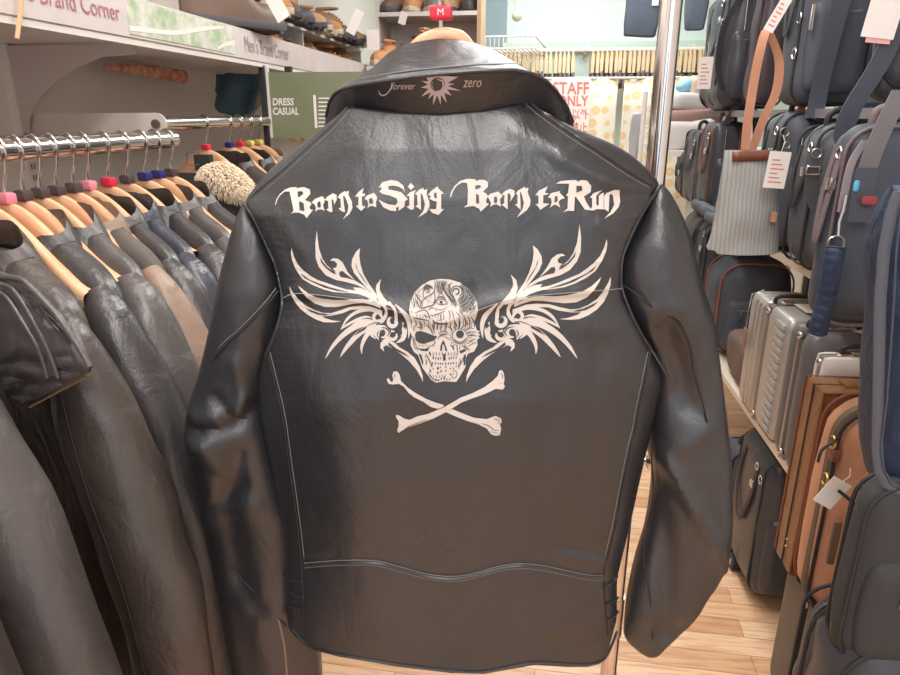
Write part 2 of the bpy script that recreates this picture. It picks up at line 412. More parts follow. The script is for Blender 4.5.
def sleeve_mb(T, CR, rn, nc, seed):
    T2 = []
    Q = crom([V((a, b_, 0)) for a, b_, c, d in T], 7); R_ = crom([V((c, d, 0)) for a, b_, c, d in T], 7)
    m = MB(); n = 56; K = len(Q)
    for j, (l, r) in enumerate(zip(Q, R_)):
        t = j/(K-1); yy = (l.y+r.y)/2
        c = interp(nc, yy)[0]; L3 = Pt(l.x, l.y, c); R3 = Pt(r.x, r.y, c); rad = min(interp(rn, yy)[0], (R3-L3).length*.5)
        for k in range(n):
            a = 2*math.pi*k/n; ca, sa = math.cos(a), math.sin(a)
            px = l.x+(r.x-l.x)*(.5+.5*ca); py = l.y+(r.y-l.y)*(.5+.5*ca); h = 0
            if sa > 0:
                for P, w, hh in CR:
                    q, sg = seg_d(px, py, P)
                    if q < 3*w: h += hh*math.exp(-(q/w)**2)*min(1, sa*1.3)
            h += .003*noise.noise(V((px*.02, py*.012, seed)))*max(0, sa)+.0012*noise.noise(V((px*.07, py*.05, seed)))*max(0, sa)
            s_ = math.copysign(abs(sa)**.8, sa)
            m.v.append((L3+R3)/2+(R3-L3)/2*ca-FH*(rad*s_+h))
    for j in range(K-1):
        for k in range(n): m.f.append([j*n+k, j*n+(k+1) % n, (j+1)*n+(k+1) % n, (j+1)*n+k]); m.m.append(0)
    m.f += [list(range(n)), [(K-1)*n+k for k in range(n)][::-1]]; m.m += [0, 0]
    return m
LRN = [(200,.002),(230,.03),(300,.046),(420,.05),(520,.046),(712,.04)]; LNC = [(200,.006),(300,-.006),(420,-.012),(540,-.035),(712,-.05)]
RRN = [(185,.002),(220,.03),(300,.046),(400,.05),(520,.046),(600,.036),(657,.004)]; RNC = [(185,.006),(300,-.006),(440,-.012),(560,-.01),(657,.0)]
sl = sleeve_mb(LS, LCR, LRN, LNC, 1.7).build('sleeve', LMAIN, jk)
sr = sleeve_mb(RS, RCR, RRN, RNC, 8.2).build('sleeve', LMAIN, jk)
def slN(T, CR, rn, nc):
    def f(px, py):
        tab = sorted([((a[1]+a[3])/2, a[0], a[2]) for a in T]); l, r = interp(tab, py); ca = max(-.995, min(.995, (px-l)/(r-l)*2-1)); sa = math.sqrt(1-ca*ca)
        h = 0
        for P, w, hh in CR:
            q, sg = seg_d(px, py, P)
            if q < 3*w: h += hh*math.exp(-(q/w)**2)*min(1, sa*1.3)
        return interp(nc, py)[0]+interp(rn, py)[0]*sa**.8+h
    return f
fL = slN(LS, LCR, LRN, LNC); fR = slN(RS, RCR, RRN, RNC)
# seams, piping
def seam(pts, name, m, r, parent=jk, f=None, up=.0006, k=6): return MB().tube(line3(pts, k, up, f), r, 6).build(name, m, parent)
mx = lambda f: (lambda x, y: max(Nb(x, y), f(x, y)))
seam([(243,203),(253,217),(262,235),(268,248),(275,264),(279,280),(282,298),(281,312),(276,330),(270,345),(265,356)], 'armhole_seam', LMAIN, .0016, f=mx(fL), up=.0)
seam([(661,185),(654,195),(640,217),(630,238),(623,256),(621,273),(622.5,290),(629,308),(637,325.5),(651,349),(662,367),(669,378)], 'armhole_seam', LMAIN, .0016, f=mx(fR), up=.0)
seam([(268,356),(275,384),(280,405),(284,427),(287,450),(290,472),(294,500),(298,530),(301,561),(303,600),(303,636)], 'side_seam', DTHREAD, .0012, up=.0002)
seam([(270,352),(278,384),(283,405),(287,427),(290,450),(293,472),(297,500),(301,530),(304,558)], 'stitching', THREAD, .0004, up=.0004)
seam([(651,350),(648,365),(644,385),(639,408),(635,430),(630,450),(622,490),(615,527),(608,555),(604,572),(605,600),(608,635)], 'side_seam', DTHREAD, .0011, up=.0002)
seam([(648,352),(645,365),(641,385),(636,408),(632,430),(627,450),(619,490),(612,527),(605,555)], 'stitching', THREAD, .0004, up=.0004)
seam([(278,291),(268,304),(253,320),(240,333),(227,344),(215,358),(204,372),(197,386),(193,398)], 'sleeve_seam', DTHREAD, .0012, parent=sl, f=fL, up=.0006)
seam([(276,288),(266,301),(251,317),(238,330),(225,341),(213,355),(202,369)], 'stitching', THREAD, .0004, parent=sl, f=fL, up=.0008)
seam([(202,500),(205,520),(218,546),(242,579),(269,608),(286,626)], 'sleeve_seam', DTHREAD, .0013, parent=sl, f=fL, up=.0006)
seam([(275,606),(281,630),(285,652),(288,690)], 'cuff_piping', LTAN, .0013, parent=sl, f=fL, up=.0006)
seam([(624,286),(632,291),(651,306),(668,317),(680,326),(689,344),(694,373),(703,404),(709,432),(715,460),(718,490),(722,520),(724,540)], 'sleeve_seam', DTHREAD, .0012, parent=sr, f=fR, up=.0006)
seam([(651,452),(653,496),(646,530),(644,560),(650,600),(653,640)], 'sleeve_seam', DTHREAD, .0009, parent=sr, f=fR, up=.0006)
WS = [(304,565.5),(320,564),(346,562.5),(376,563),(400,569),(431,577),(462,578),(493,570),(510,566.5),(525,566),(540,567.5),(556,570.5),(587,577),(604,578)]
seam(WS, 'waist_seam', LMAIN, .0021, up=.0003); seam([(x, y-2.2) for x, y in WS], 'stitching', THREAD, .00045, up=.0012); seam([(x, y+2.6) for x, y in WS], 'stitching', THREAD, .00045, up=.0007)
seam([(x, y-.5) for x, y in YOKE], 'yoke_stitching', mat('pale_thread', (170, 166, 166), .6), .00035, up=.0007)
seam([(348,107),(330,126),(305,149),(280,172),(262,187),(249,199)], 'shoulder_seam', LMAIN, .0015, up=.0); seam([(350,110),(333,129),(308,152),(283,175),(265,190)], 'stitching', THREAD, .00035, up=.0003)
seam([(528,101),(548,117),(572,134),(600,152),(630,172),(652,185)], 'shoulder_seam', LMAIN, .0018, up=.0); seam([(524,103),(545,120),(569,137),(597,155),(627,175),(650,188)], 'stitching', THREAD, .00035, up=.0003)
seam([(x+ (2 if x<300 else 0), y-2.5) for x, y in HEM[1:]], 'hem_edge', LMAIN, .0018, up=.0)
# waist straps at the side seams
for pts in ([(286,577),(292,580),(302,582)], [(287,591),(294,595),(302,596)], [(287,604),(294,608),(302,609)]):
    seam(pts, 'waist_strap', LMAIN, .0022, up=.001)
for pts in ([(604,586),(611,584),(617,576)], [(606,603),(612,602),(618,597)], [(607,620),(613,617),(618,611)]):
    seam(pts, 'waist_strap', LMAIN, .0020, up=.001)
# cuff zip on the left sleeve
zp = MB(); zp.poly([(262,652),(268,647),(272,652),(274,700),(266,700)], fn=lambda x, y: Pt(x, y, fL(x, y)+.0015)); zp.build('cuff_zip', DTHREAD, sl)
z2 = MB(); z2.poly([(268,652),(272,652),(273,690),(270,690)], fn=lambda x, y: Pt(x, y, fL(x, y)+.0022)); z2.build('cuff_zip', BRASS, sl)
# ---- collar
CB = [(325,127),(331,122),(340,112),(348,107),(395,113),(440,115),(485,111),(528,102),(550,113),(563,121),(573.5,127)]
CM = [(325,123),(326.5,114),(329,103),(334,93.5),(343,88.5),(356,85.5),(381,81.5),(410,77),(440,74),(478,71),(515,70),(532,73.5),(545,80),(556,91),(566,105),(573.5,123)]
CT = [(325,121),(326.5,112),(329,101),(335,91),(345,84),(358,77),(372,68),(388,53),(403,44.5),(426,40),(440,38.5),(458,39.5),(475,43),(493,50),(507,58),(520,65),(534,73),(546,80),(557,91),(567,105),(574,122)]
def along(P, t):
    L = [0]
    for a, b_ in zip(P, P[1:]): L.append(L[-1]+math.hypot(b_[0]-a[0], b_[1]-a[1]))
    s_ = t*L[-1]
    for i in range(len(P)-1):
        if s_ <= L[i+1]+1e-9: k = (s_-L[i])/(L[i+1]-L[i]); return P[i][0]+(P[i+1][0]-P[i][0])*k, P[i][1]+(P[i+1][1]-P[i][1])*k
    return P[-1]
def xint(P, x): return interp(P, x)[0]
def cenv(x): u = (x-449)/125; return max(0, 1-abs(u)**2.6)   # wraps to the front at its tips
def colN(x, v): return -.055+.070*cenv(x)**.6 + .026*v*min(1, cenv(x)*2)
mb = MB(); NUc = 90; rws = []
for j in range(31):
    row = []
    for i in range(NUc+1):
        x = 325+(573.6-325)*(i/NUc)
        # denser at ends
        t = i/NUc; t = .5-.5*math.cos(math.pi*t); x = 325.01+248.5*t
        yb = xint(CB, x)+1.5; ym = min(xint(CM, x), yb-.4); yt = min(xint(CT, x), ym-.3)
        if j <= 12: v = j/12; row.append(Pt(x, yb+(ym-yb)*v, colN(x, v)))
        elif j <= 24:
            v = (j-12)/12; e = min(1, cenv(x)*2.0); nn = colN(x, 1)-(.075*v**1.4)*e+.003*e*math.sin(math.pi*min(1, v*1.6))+.0012*e*noise.noise(V((x*.03, v*2, 0)))
            row.append(Pt(x, ym+(yt-ym)*v, nn))
        else:
            v = (j-24)/6; e = min(1, cenv(x)*2.0); nn = colN(x, 1)-.075*e; P = Pt(x, yt, nn); row.append(P+FH*(.004*v)-V((0, 0, .03*v*e)))
    rws.append(row)
mb.v = [p for r in rws for p in r]
for j in range(30):
    for i in range(NUc): a = j*(NUc+1)+i; mb.f.append([a, a+1, a+NUc+2, a+NUc+1]); mb.m.append(0)
col = mb.build('collar', LMAIN, jk); s2 = col.modifiers.new('solid', 'SOLIDIFY'); s2.thickness = .002; s2.offset = -1
def cpt(x, y, up=.0009):
    yb = xint(CB, x)+1.5; ym = min(xint(CM, x), yb-.4); return Pt(x, y, colN(x, (yb-y)/(yb-ym))+up)
MB().tube([Pt(x, xint(CM, x), colN(x, 1)+.0005) for x in [326+i*(247/80) for i in range(81)]], .0018, 8).build('collar_edge', LMAIN, col)
def cst(dy, m, r):
    P = []
    for i in range(81):
        x = 340+i*(222/80); ym = xint(CM, x); yt = xint(CT, x); v = min(.9, dy/max(3, ym-yt)); e = min(1, cenv(x)*2)
        P.append(Pt(x, ym+(yt-ym)*v, colN(x, 1)-.075*v**1.4*e+.003*e*math.sin(math.pi*min(1, v*1.6))+.0012))
    return MB().tube(P, r, 6).build('stitching', m, col)
cst(6.5, THREAD, .0006); cst(2.0, THREAD, .0005)
# collar lettering and sun
cl = MB()
add_text(cl, 'forever', lambda x, y: cpt(x, y), 391, 415.5, 89.5, 82.5, font_shear=.35)
cl.build('collar_lettering', PRINTG, col, fix=False); cl = MB()
add_text(cl, 'zero', lambda x, y: cpt(x, y), 463, 481.5, 87.3, 80.3, font_shear=.35)
cl.build('collar_lettering', PRINTG, col, fix=False); cl = MB()
def stroke(mb, pts, ws, fn, k=6, flip=False):
    P = crom([V((x, y, 0)) for x, y in pts], k); N = len(P); wq = [ws[min(len(ws)-1, int(i/k))]*(1-(i % k)/k)+ws[min(len(ws)-1, int(i/k)+1)]*((i % k)/k) for i in range(N)]
    vs = []
    for i, p in enumerate(P):
        t = (P[min(N-1, i+1)]-P[max(0, i-1)]); t.normalize(); nn = V((-t.y, t.x, 0))
        for s_ in (-1, 0, 1): q = p+nn*s_*wq[i]/2; vs.append(fn(q.x, q.y))
    fs = []
    for i in range(N-1):
        for s_ in (0, 1): a = 3*i+s_; fs.append([a, a+1, a+4, a+3])
    mb.add(vs, fs)
stroke(cl, [(392,82.5),(391,88),(387,93.5),(383,95.5),(379.5,93.5),(379,90)], [.7,1.1,1.2,1.2,1,.4], cpt)
cl.build('collar_lettering', PRINTG, col, fix=False)
sun = MB(); cx, cy = 437.8, 85.2; tips = [(458.5,76.8),(455,84),(461,90.8),(452,95.8),(446.8,103),(440.8,105),(432.8,105.3),(428,99.5),(420.8,96.8),(420.5,87.5),(421.5,81),(426,77.5)]
pts = []
for i, t in enumerate(tips):
    a = math.atan2(t[1]-cy, t[0]-cx); pts.append(t); nx = tips[(i+1) % len(tips)]; a2 = math.atan2(nx[1]-cy, nx[0]-cx)
    if a2 < a-.01 and i < len(tips)-1: a2 += 2*math.pi
    if i < len(tips)-1: am = (a+a2)/2; pts.append((cx+10*math.cos(am), cy+10*math.sin(am)))
pts += [(431,76.6), (445,75.8)]
sun.poly(pts, maxe=5, fn=cpt); su = sun.build('sun_emblem', PRINTG, col, fix=False)
dk = MB(); dk.poly([(cx+7.4*math.cos(a*math.pi/12), cy-.6+7*math.sin(a*math.pi/12)) for a in range(24)], maxe=5, fn=lambda x, y: cpt(x, y, .0013)); dk.build('moon_disc', LMAIN, su, fix=False)
dk = MB(); stroke(dk, [(437,79.5),(442.2,81),(443.6,86),(441,90.5),(436,91)], [.5,1.6,2.2,1.6,.5], lambda x, y: cpt(x, y, .0017)); stroke(dk, [(432.5,82),(431.8,86),(434,89.5)], [.3,.7,.3], lambda x, y: cpt(x, y, .0017)); dk.build('moon_crescent', PRINTG, su, fix=False)
# ---- prints on the back
def pr(x, y): return Pt(x, y, Nb(x, y)+.0008)
def pr2(x, y): return Pt(x, y, Nb(x, y)+.0013)
def fr(ox, oy, s_, pts): return [(ox+x/s_, oy+y/s_) for x, y in pts]
lt = MB(); hl = []
def L(o, s_, polys, holes=()):
    for p in polys: lt.poly(fr(o[0], o[1], s_, p), maxe=6, fn=pr)
    hl.extend(fr(o[0], o[1], s_, p) for p in holes)
L((270,170), 10, [
 [(50,350),(65,290),(100,240),(150,195),(200,175),(265,170),(268,185),(300,175),(345,172),(400,195),(403,240),(360,290),(345,300),(400,320),(415,340),(395,370),(405,395),(430,400),(365,482),(345,450),(290,425),(240,425),(210,440),(235,405),(215,300),(195,215),(150,215),(110,245),(75,290),(58,345)],
 [(415,325),(450,290),(520,262),(550,290),(545,320),(530,350),(545,410),(520,395),(480,395),(450,418),(460,380),(445,345)],
 [(550,300),(570,270),(630,230),(640,240),(665,245),(668,300),(640,350),(640,330),(630,290),(615,300),(625,420),(600,420),(560,395),(585,385),(580,310)],
 [(675,275),(700,240),(750,208),(755,220),(790,208),(785,250),(820,320),(825,380),(795,440),(730,492),(775,420),(785,360),(765,300),(745,260),(730,260),(750,420),(720,415),(685,385),(710,375),(705,290)]],
 [[(275,215),(320,210),(335,235),(290,270),(280,275)],[(290,310),(335,330),(345,400),(330,410),(295,400)],[(478,320),(500,312),(508,345),(505,375),(478,375),(472,350)]])
L((350,170), 9, [
 [(45,240),(75,200),(125,160),(110,210),(140,215),(130,235),(105,240),(110,320),(140,330),(100,370),(85,355),(50,320),(75,320),(78,240)],
 [(130,260),(150,230),(215,205),(245,245),(235,290),(235,335),(205,325),(180,325),(155,345),(165,310),(155,270)],
 [(495,205),(480,175),(440,150),(390,140),(345,145),(345,175),(400,185),(460,200),(520,262),(495,280),(490,330),(435,368),(440,330),(415,340),(415,370),(360,365),(300,335),(255,265),(300,290),(350,310),(410,315),(430,290),(420,255),(360,230),(290,215),(262,190),(280,180),(285,155),(258,160),(290,110),(370,90),(430,100),(480,140)],
 [(545,115),(580,150),(548,180),(520,150)],
 [(510,230),(540,200),(595,180),(575,215),(575,350),(550,360),(508,330),(535,320),(535,235)],
 [(585,215),(620,180),(665,160),(660,185),(695,170),(690,215),(715,290),(715,330),(690,380),(612,428),(660,370),(675,310),(655,230),(640,210),(635,215),(640,360),(590,325),(608,315),(605,225)],
 [(705,220),(730,190),(790,145),(795,165),(848,215),(820,215),(820,350),(845,352),(795,405),(740,385),(712,352),(775,352),(782,285),(745,275),(712,255),(730,240)]],
 [[(170,260),(200,250),(208,290),(195,305),(172,300)],[(755,210),(778,200),(782,255),(758,250)]])
L((445,170), 10, [
 [(50,275),(60,220),(95,160),(150,110),(220,88),(305,92),(305,110),(345,98),(400,100),(430,125),(428,170),(380,215),(415,240),(430,265),(410,300),(415,330),(440,340),(355,418),(345,390),(290,360),(240,365),(185,375),(225,345),(230,200),(220,130),(170,125),(120,155),(80,210),(60,270)],
 [(425,265),(460,235),(535,215),(555,240),(575,262),(550,290),(560,368),(520,345),(490,345),(450,370),(460,330),(440,290)],
 [(565,250),(600,210),(650,188),(665,195),(695,205),(695,250),(650,320),(660,270),(645,230),(625,240),(628,395),(565,345),(590,335),(595,250)],
 [(705,240),(730,205),(800,165),(800,185),(835,178),(825,220),(855,300),(850,350),(820,400),(720,475),(775,390),(790,330),(770,250),(755,215),(750,230),(758,400),(700,345),(725,335),(725,245)]],
 [[(302,155),(350,150),(362,170),(305,195)],[(310,235),(340,250),(342,335),(310,330)],[(490,270),(515,262),(525,300),(515,330),(490,325)]])
L((530,170), 9.474, [
 [(50,240),(85,195),(170,155),(140,215),(185,225),(125,240),(125,315),(185,320),(95,378),(85,355),(50,320),(80,322),(80,240)],
 [(170,260),(200,220),(285,198),(280,215),(330,265),(290,280),(270,300),(285,358),(250,330),(225,330),(190,358),(205,310),(200,265)],
 [(245,130),(290,105),(360,98),(440,95),(445,112),(490,95),(540,100),(580,150),(575,210),(510,250),(530,300),(575,370),(610,385),(520,375),(440,260),(425,250),(418,388),(360,385),(315,398),(355,365),(360,250),(340,240),(362,215),(370,130),(310,128)],
 [(565,265),(600,220),(685,190),(660,212),(628,245),(628,330),(650,338),(652,245),(680,220),(700,215),(697,345),(700,372),(640,370),(585,385),(575,370),(588,350),(588,262)],
 [(703,250),(720,220),(800,188),(850,190),(848,240),(855,300),(840,350),(790,410),(705,460),(765,395),(798,330),(785,240),(765,225),(752,240),(745,395),(703,370)]],
 [[(235,250),(262,245),(262,290),(245,308),(230,300)],[(440,150),(490,150),(498,190),(440,215)]])
lo = lt.build('back_lettering', PRINT, jk, fix=False)
for p in hl: MB().poly(p, maxe=6, fn=pr2).build('letter_opening', LMAIN, lo, fix=False)
# wings
Bf = lambda p: fr(520, 225, 6.75, p)
Af = lambda p: fr(465, 285, 6.75, p)
Cf = lambda p: fr(470, 220, 4.5, p)
WP = [Bf(p) for p in [
 [(402,-5),(412,80),(410,180),(385,245),(335,305),(270,340),(190,362),(120,385),(30,435),(70,395),(130,355),(185,335),(235,325),(255,290),(290,270),(330,235),(360,190),(385,120)],
 [(130,355),(180,290),(215,225),(250,198),(285,193),(306,207),(275,212),(254,232),(258,255),(285,262),(262,285),(265,310),(250,330),(225,335),(240,305),(235,285),(212,285),(180,315)],
 [(585,95),(590,130),(580,180),(555,240),(510,310),(450,355),(370,395),(300,420),(220,432),(150,440),(110,450),(60,470),(0,510),(-40,540),(-30,500),(0,460),(40,430),(100,405),(152,400),(132,422),(200,410),(270,385),(340,355),(400,330),(450,295),(500,255),(540,210),(565,160)],
 [(548,352),(535,385),(500,440),(450,490),(380,522),(300,528),(220,520),(150,512),(80,512),(20,530),(-40,555),(-40,535),(30,500),(90,485),(150,480),(230,482),(310,475),(380,460),(430,445),(480,415),(520,380)],
 [(613,350),(612,400),(595,460),(565,520),(520,570),(460,610),(400,635),(330,640),(265,635),(330,625),(390,605),(410,590),(340,590),(250,575),(190,555),(120,555),(60,562),(0,585),(-50,600),(-50,570),(40,537),(110,530),(200,535),(270,555),(340,570),(400,565),(460,540),(520,500),(560,450),(590,400)],
 [(88,138),(120,165),(145,210),(150,255),(130,305),(90,360),(50,410),(0,465),(-40,500),(-10,445),(30,385),(62,320),(84,250),(93,190)]]]
WP += [Af([(260,375),(310,370),(335,390),(335,425),(305,450),(315,420),(290,405),(240,430),(180,465),(120,510),(60,570),(20,630),(8,658),(12,610),(35,550),(75,490),(130,450),(190,420),(225,390)]),
 Cf([(183,245),(208,270),(215,305),(205,345),(188,380),(178,405),(165,412),(172,378),(150,382),(138,398),(118,402),(150,360),(180,325),(194,295),(192,270)]),
 Af([(268,300),(300,270),(350,262),(395,275),(405,300),(395,325),(370,350),(350,372),(345,340),(345,300),(310,290),(285,305),(278,335),(300,360),(330,378),(270,376),(245,362),(262,340)]), Af([(150,255),(165,262),(172,300),(168,325),(185,350),(160,330),(150,300)])]
WG = [Bf(p) for p in [[(380,175),(370,215),(330,260),(290,290),(262,302),(272,282),(320,255),(355,215)],
 [(520,270),(490,310),(430,345),(360,385),(280,412),(180,432),(250,408),(320,385),(400,350),(460,320)],
 [(530,515),(500,545),(450,572),(395,585),(300,580),(360,580),(430,563),(480,540)],
 [(122,230),(118,265),(95,310),(65,360),(35,400),(75,330),(105,285)]]]
WG += [Af([(270,385),(220,425),(150,460),(110,490),(160,468),(230,438),(275,405)]), Af([(438,268),(500,300),(545,340),(500,318),(450,292)]), Af([(150,250),(165,275),(140,300),(138,280)])]
def arc(cx, cy, r, a0, a1, n=8): return [(cx+r*math.cos(math.radians(a0+(a1-a0)*i/n)), cy+r*math.sin(math.radians(a0+(a1-a0)*i/n))) for i in range(n+1)]
WSK = [(Af([(370,268),(430,255),(500,262),(580,300),(650,355),(708,420),(758,496)]), [5,6,6.4,6.2,5,3.6,.3]), (Af([(370,285),(440,290),(510,330),(575,395),(615,445),(645,487)]), [5,6,6,5,3.2,.3]), (Af([(375,300),(425,318),(462,368),(480,420),(478,466)]), [5,5,4.4,3,.3]),
 (Af([(220,125),(178,165),(133,215),(114,280),(120,360)]), [.8,3.6,5.2,4,.3]), (Af([(165,250),(145,300),(162,360),(214,389)]), [1,4.2,5,.5]),
 (Af([(232,135),(218,190),(216,240)]+arc(242,244,32,150,-90,6)), [2,3.6,4,4,4.2,4.4,4.2,4,3,2]),
 (Af(arc(240,335,30,200,-120,7)), [1,3,3.8,4,4,4,3.6,2]), (Af(arc(318,318,34,20,-290,8)), [2,3.6,4,4,4,4,3.6,2.5,1]),
 (Af([(290,150),(295,200),(325,240)]+arc(356,210,30,120,-190,7)), [2,4,4,4,4,4,3.8,3.4,3,2,1]),
 (Af([(320,238),(330,200),(365,170),(430,155),(520,170),(590,215),(640,290)]), [1,3,3.4,3.6,3.6,3,.4]),
 (Af([(400,215),(450,205),(520,225),(600,262),(640,290)]), [.5,2.4,3.2,2.6,.4]), (Af([(365,255),(430,235),(500,240),(560,265)]), [2.5,4.5,4,.4]),
 (Af([(370,362),(405,330),(400,300)]), [.5,3.5,4]), (Af([(300,150),(340,110),(400,90),(470,95)]), [1,2,2,.4])]
WDK = [(Af(arc(242,240,14,-170,60,8)), [.5,2,2.6,2.8,2.8,2.6,2.2,1.4,.5]), (Af(arc(240,334,13,150,-90,8)), [.4,1.4,2.2,2.6,2.6,2.4,2,1.2,.4]), (Af(arc(318,320,13,30,280,8)), [.4,1.2,2,2.4,2.6,2.4,2,1.2,.4]), (Af(arc(356,210,12,150,-90,8)), [.4,1.2,2,2.2,2.4,2.2,2,1.2,.4]), (Af([(270,352),(256,330),(262,300),(285,275)]), [.3,1,1.2,.3]), (Af([(345,300),(360,330),(350,355)]), [.4,1.2,.4]),
 (Af([(250,160),(238,200),(262,214)]), [.8,1.6,.5]), (Af([(285,345),(268,320),(290,290),(330,282)]), [.4,1.4,1.4,.4]), (Af([(260,300),(230,300),(205,320)]), [.4,1.4,.4]), (Af([(190,300),(182,325),(200,352)]), [.3,1.1,.3]), (Af([(330,250),(380,248),(440,270)]), [.3,.9,.3])]
def wing(mir):
    def mp(x, y):
        if not mir: return x, y
        dx = x-447; S = 887+.07*dx+(.05*dx if y > 310 else .05*dx*max(0, (y-270)/40)); k = max(0, min(1, (350-y)/60))
        return S-x, y+9*(dx/160)**2*k+(3 if dx < 70 and y < 300 else 0)
    f1 = lambda x, y: pr(*mp(x, y)); f2 = lambda x, y: pr2(*mp(x, y))
    w = MB()
    for p in WP: w.poly(p, maxe=3, fn=f1)
    for p, ws in WSK: stroke(w, p, ws, f1, k=4)
    o = w.build('wing_print', PRINT, jk, fix=False)
    for p in WG: MB().poly(p, maxe=5, fn=f2).build('wing_opening', LMAIN, o, fix=False)
    for p, ws in WDK: g = MB(); stroke(g, p, ws, f2, k=4); g.build('wing_opening', LMAIN, o, fix=False)
wing(False); wing(True)
# skull
sk = MB()
up_ = [(100,460),(90,400),(105,310),(150,220),(220,150),(300,105),(400,88),(500,95),(600,125),(680,180),(735,250),(770,330),(780,400),(765,460)]
dn_ = [(745,-40),(752,0),(768,50),(800,62),(778,82),(805,95),(780,112),(798,125),(770,150),(775,200),(740,265),(680,285),(660,330),(655,420),(625,470),(590,530),(560,570),(500,565),(440,562),(360,578),(310,545),(270,490),(225,430),(205,370),(180,300),(140,270),(105,200),(110,150),(120,110),(100,60),(115,20),(118,-40),(100,-70)]
sk.poly(fr(400,270,10,up_)+fr(400,325,10,dn_), maxe=3, fn=pr)
sko = sk.build('skull_print', PRINT, jk, fix=False)
ink = MB()
Uf = lambda p: fr(400,270,10,p); Df = lambda p: fr(400,325,10,p)
for p in ([(150,90),(165,65),(210,60),(260,75),(320,100),(375,115),(340,155),(280,175),(240,190),(190,180),(155,150)], arc(600,92,40,0,345,12),
          [(430,150),(445,170),(475,258),(455,262),(440,195),(425,195),(420,255),(400,260),(405,210)], [(430,290),(455,290),(458,350),(440,362),(430,345)],
          [(160,222),(200,236),(255,238),(300,215),(275,262),(215,258)], [(185,285),(215,300),(235,380),(225,400),(205,340)], [(660,290),(655,390),(640,410),(632,350),(640,300)], [(590,265),(640,240),(665,255),(610,285)], [(290,260),(305,280),(310,315),(290,290)]):
    ink.poly(Df(p), maxe=4, fn=pr2)
ST = [(arc(598,112,75,0,360,16), .45), (arc(598,112,60,20,160,8), .5)]
for x, y0, y1, w in [(330,310,345,.9),(355,318,345,.8),(380,322,350,.9),(402,322,345,.7),(490,320,350,.8),(512,318,342,.8),(535,315,340,.7),(560,310,340,.6),
    (322,370,392,.8),(350,372,395,.8),(378,374,396,.8),(402,376,398,.8),(424,378,398,.9),(455,376,396,.9),(482,374,396,.8),(508,372,396,.8),(532,372,394,.8),(560,368,390,.7),
    (375,420,445,1.4),(400,416,432,.8),(455,410,428,1),(500,425,445,.8),(530,425,440,.8),(375,465,488,1.1),(408,452,472,1.2),(455,450,468,1),(500,480,500,.8),(330,430,450,.7),(300,440,480,.9),
    (360,535,555,.8),(385,540,556,.8),(410,525,552,.8),(440,515,552,1),(468,535,552,.8),(495,535,552,.8),(260,340,400,.7),(250,300,330,.5),(600,330,400,.6),(585,380,440,.5),(310,400,420,.6),(560,400,420,.6)]:
    ST.append(([(x, y0), (x+3, (y0+y1)/2), (x, y1)], w))
ST += [([(280,480),(310,520),(350,550),(400,558)], .6), ([(520,470),(545,455),(570,480),(560,520),(530,530),(515,500),(540,485)], .4), ([(500,150),(470,130),(440,110)], .5), ([(380,140),(400,110),(440,95),(490,90)], .6), ([(500,200),(530,220),(540,250)], .9), ([(560,200),(575,240),(570,290)], .6),
       ([(690,180),(720,150),(760,140)], .5), ([(680,215),(720,190),(765,175)], .5), ([(675,110),(720,105),(770,110)], .6), ([(672,85),(720,70),(770,70)], .5), ([(650,50),(700,30),(740,40)], .5), ([(610,30),(650,5),(700,-20)], .5), ([(520,60),(505,30),(510,-10)], .5), ([(480,80),(450,60),(400,70)], .6), ([(640,200),(650,230),(700,250)], .8), ([(340,155),(350,180),(310,215)], .6), ([(120,110),(135,160),(140,210),(165,250)], .5), ([(145,0),(135,40),(150,60)], .6), ([(170,30),(200,20),(230,45)], .6), ([(320,0),(335,40),(345,85)], .7), ([(260,0),(300,30),(320,70),(330,95)], .7)]
ST = [(Df(p), w) for p, w in ST]
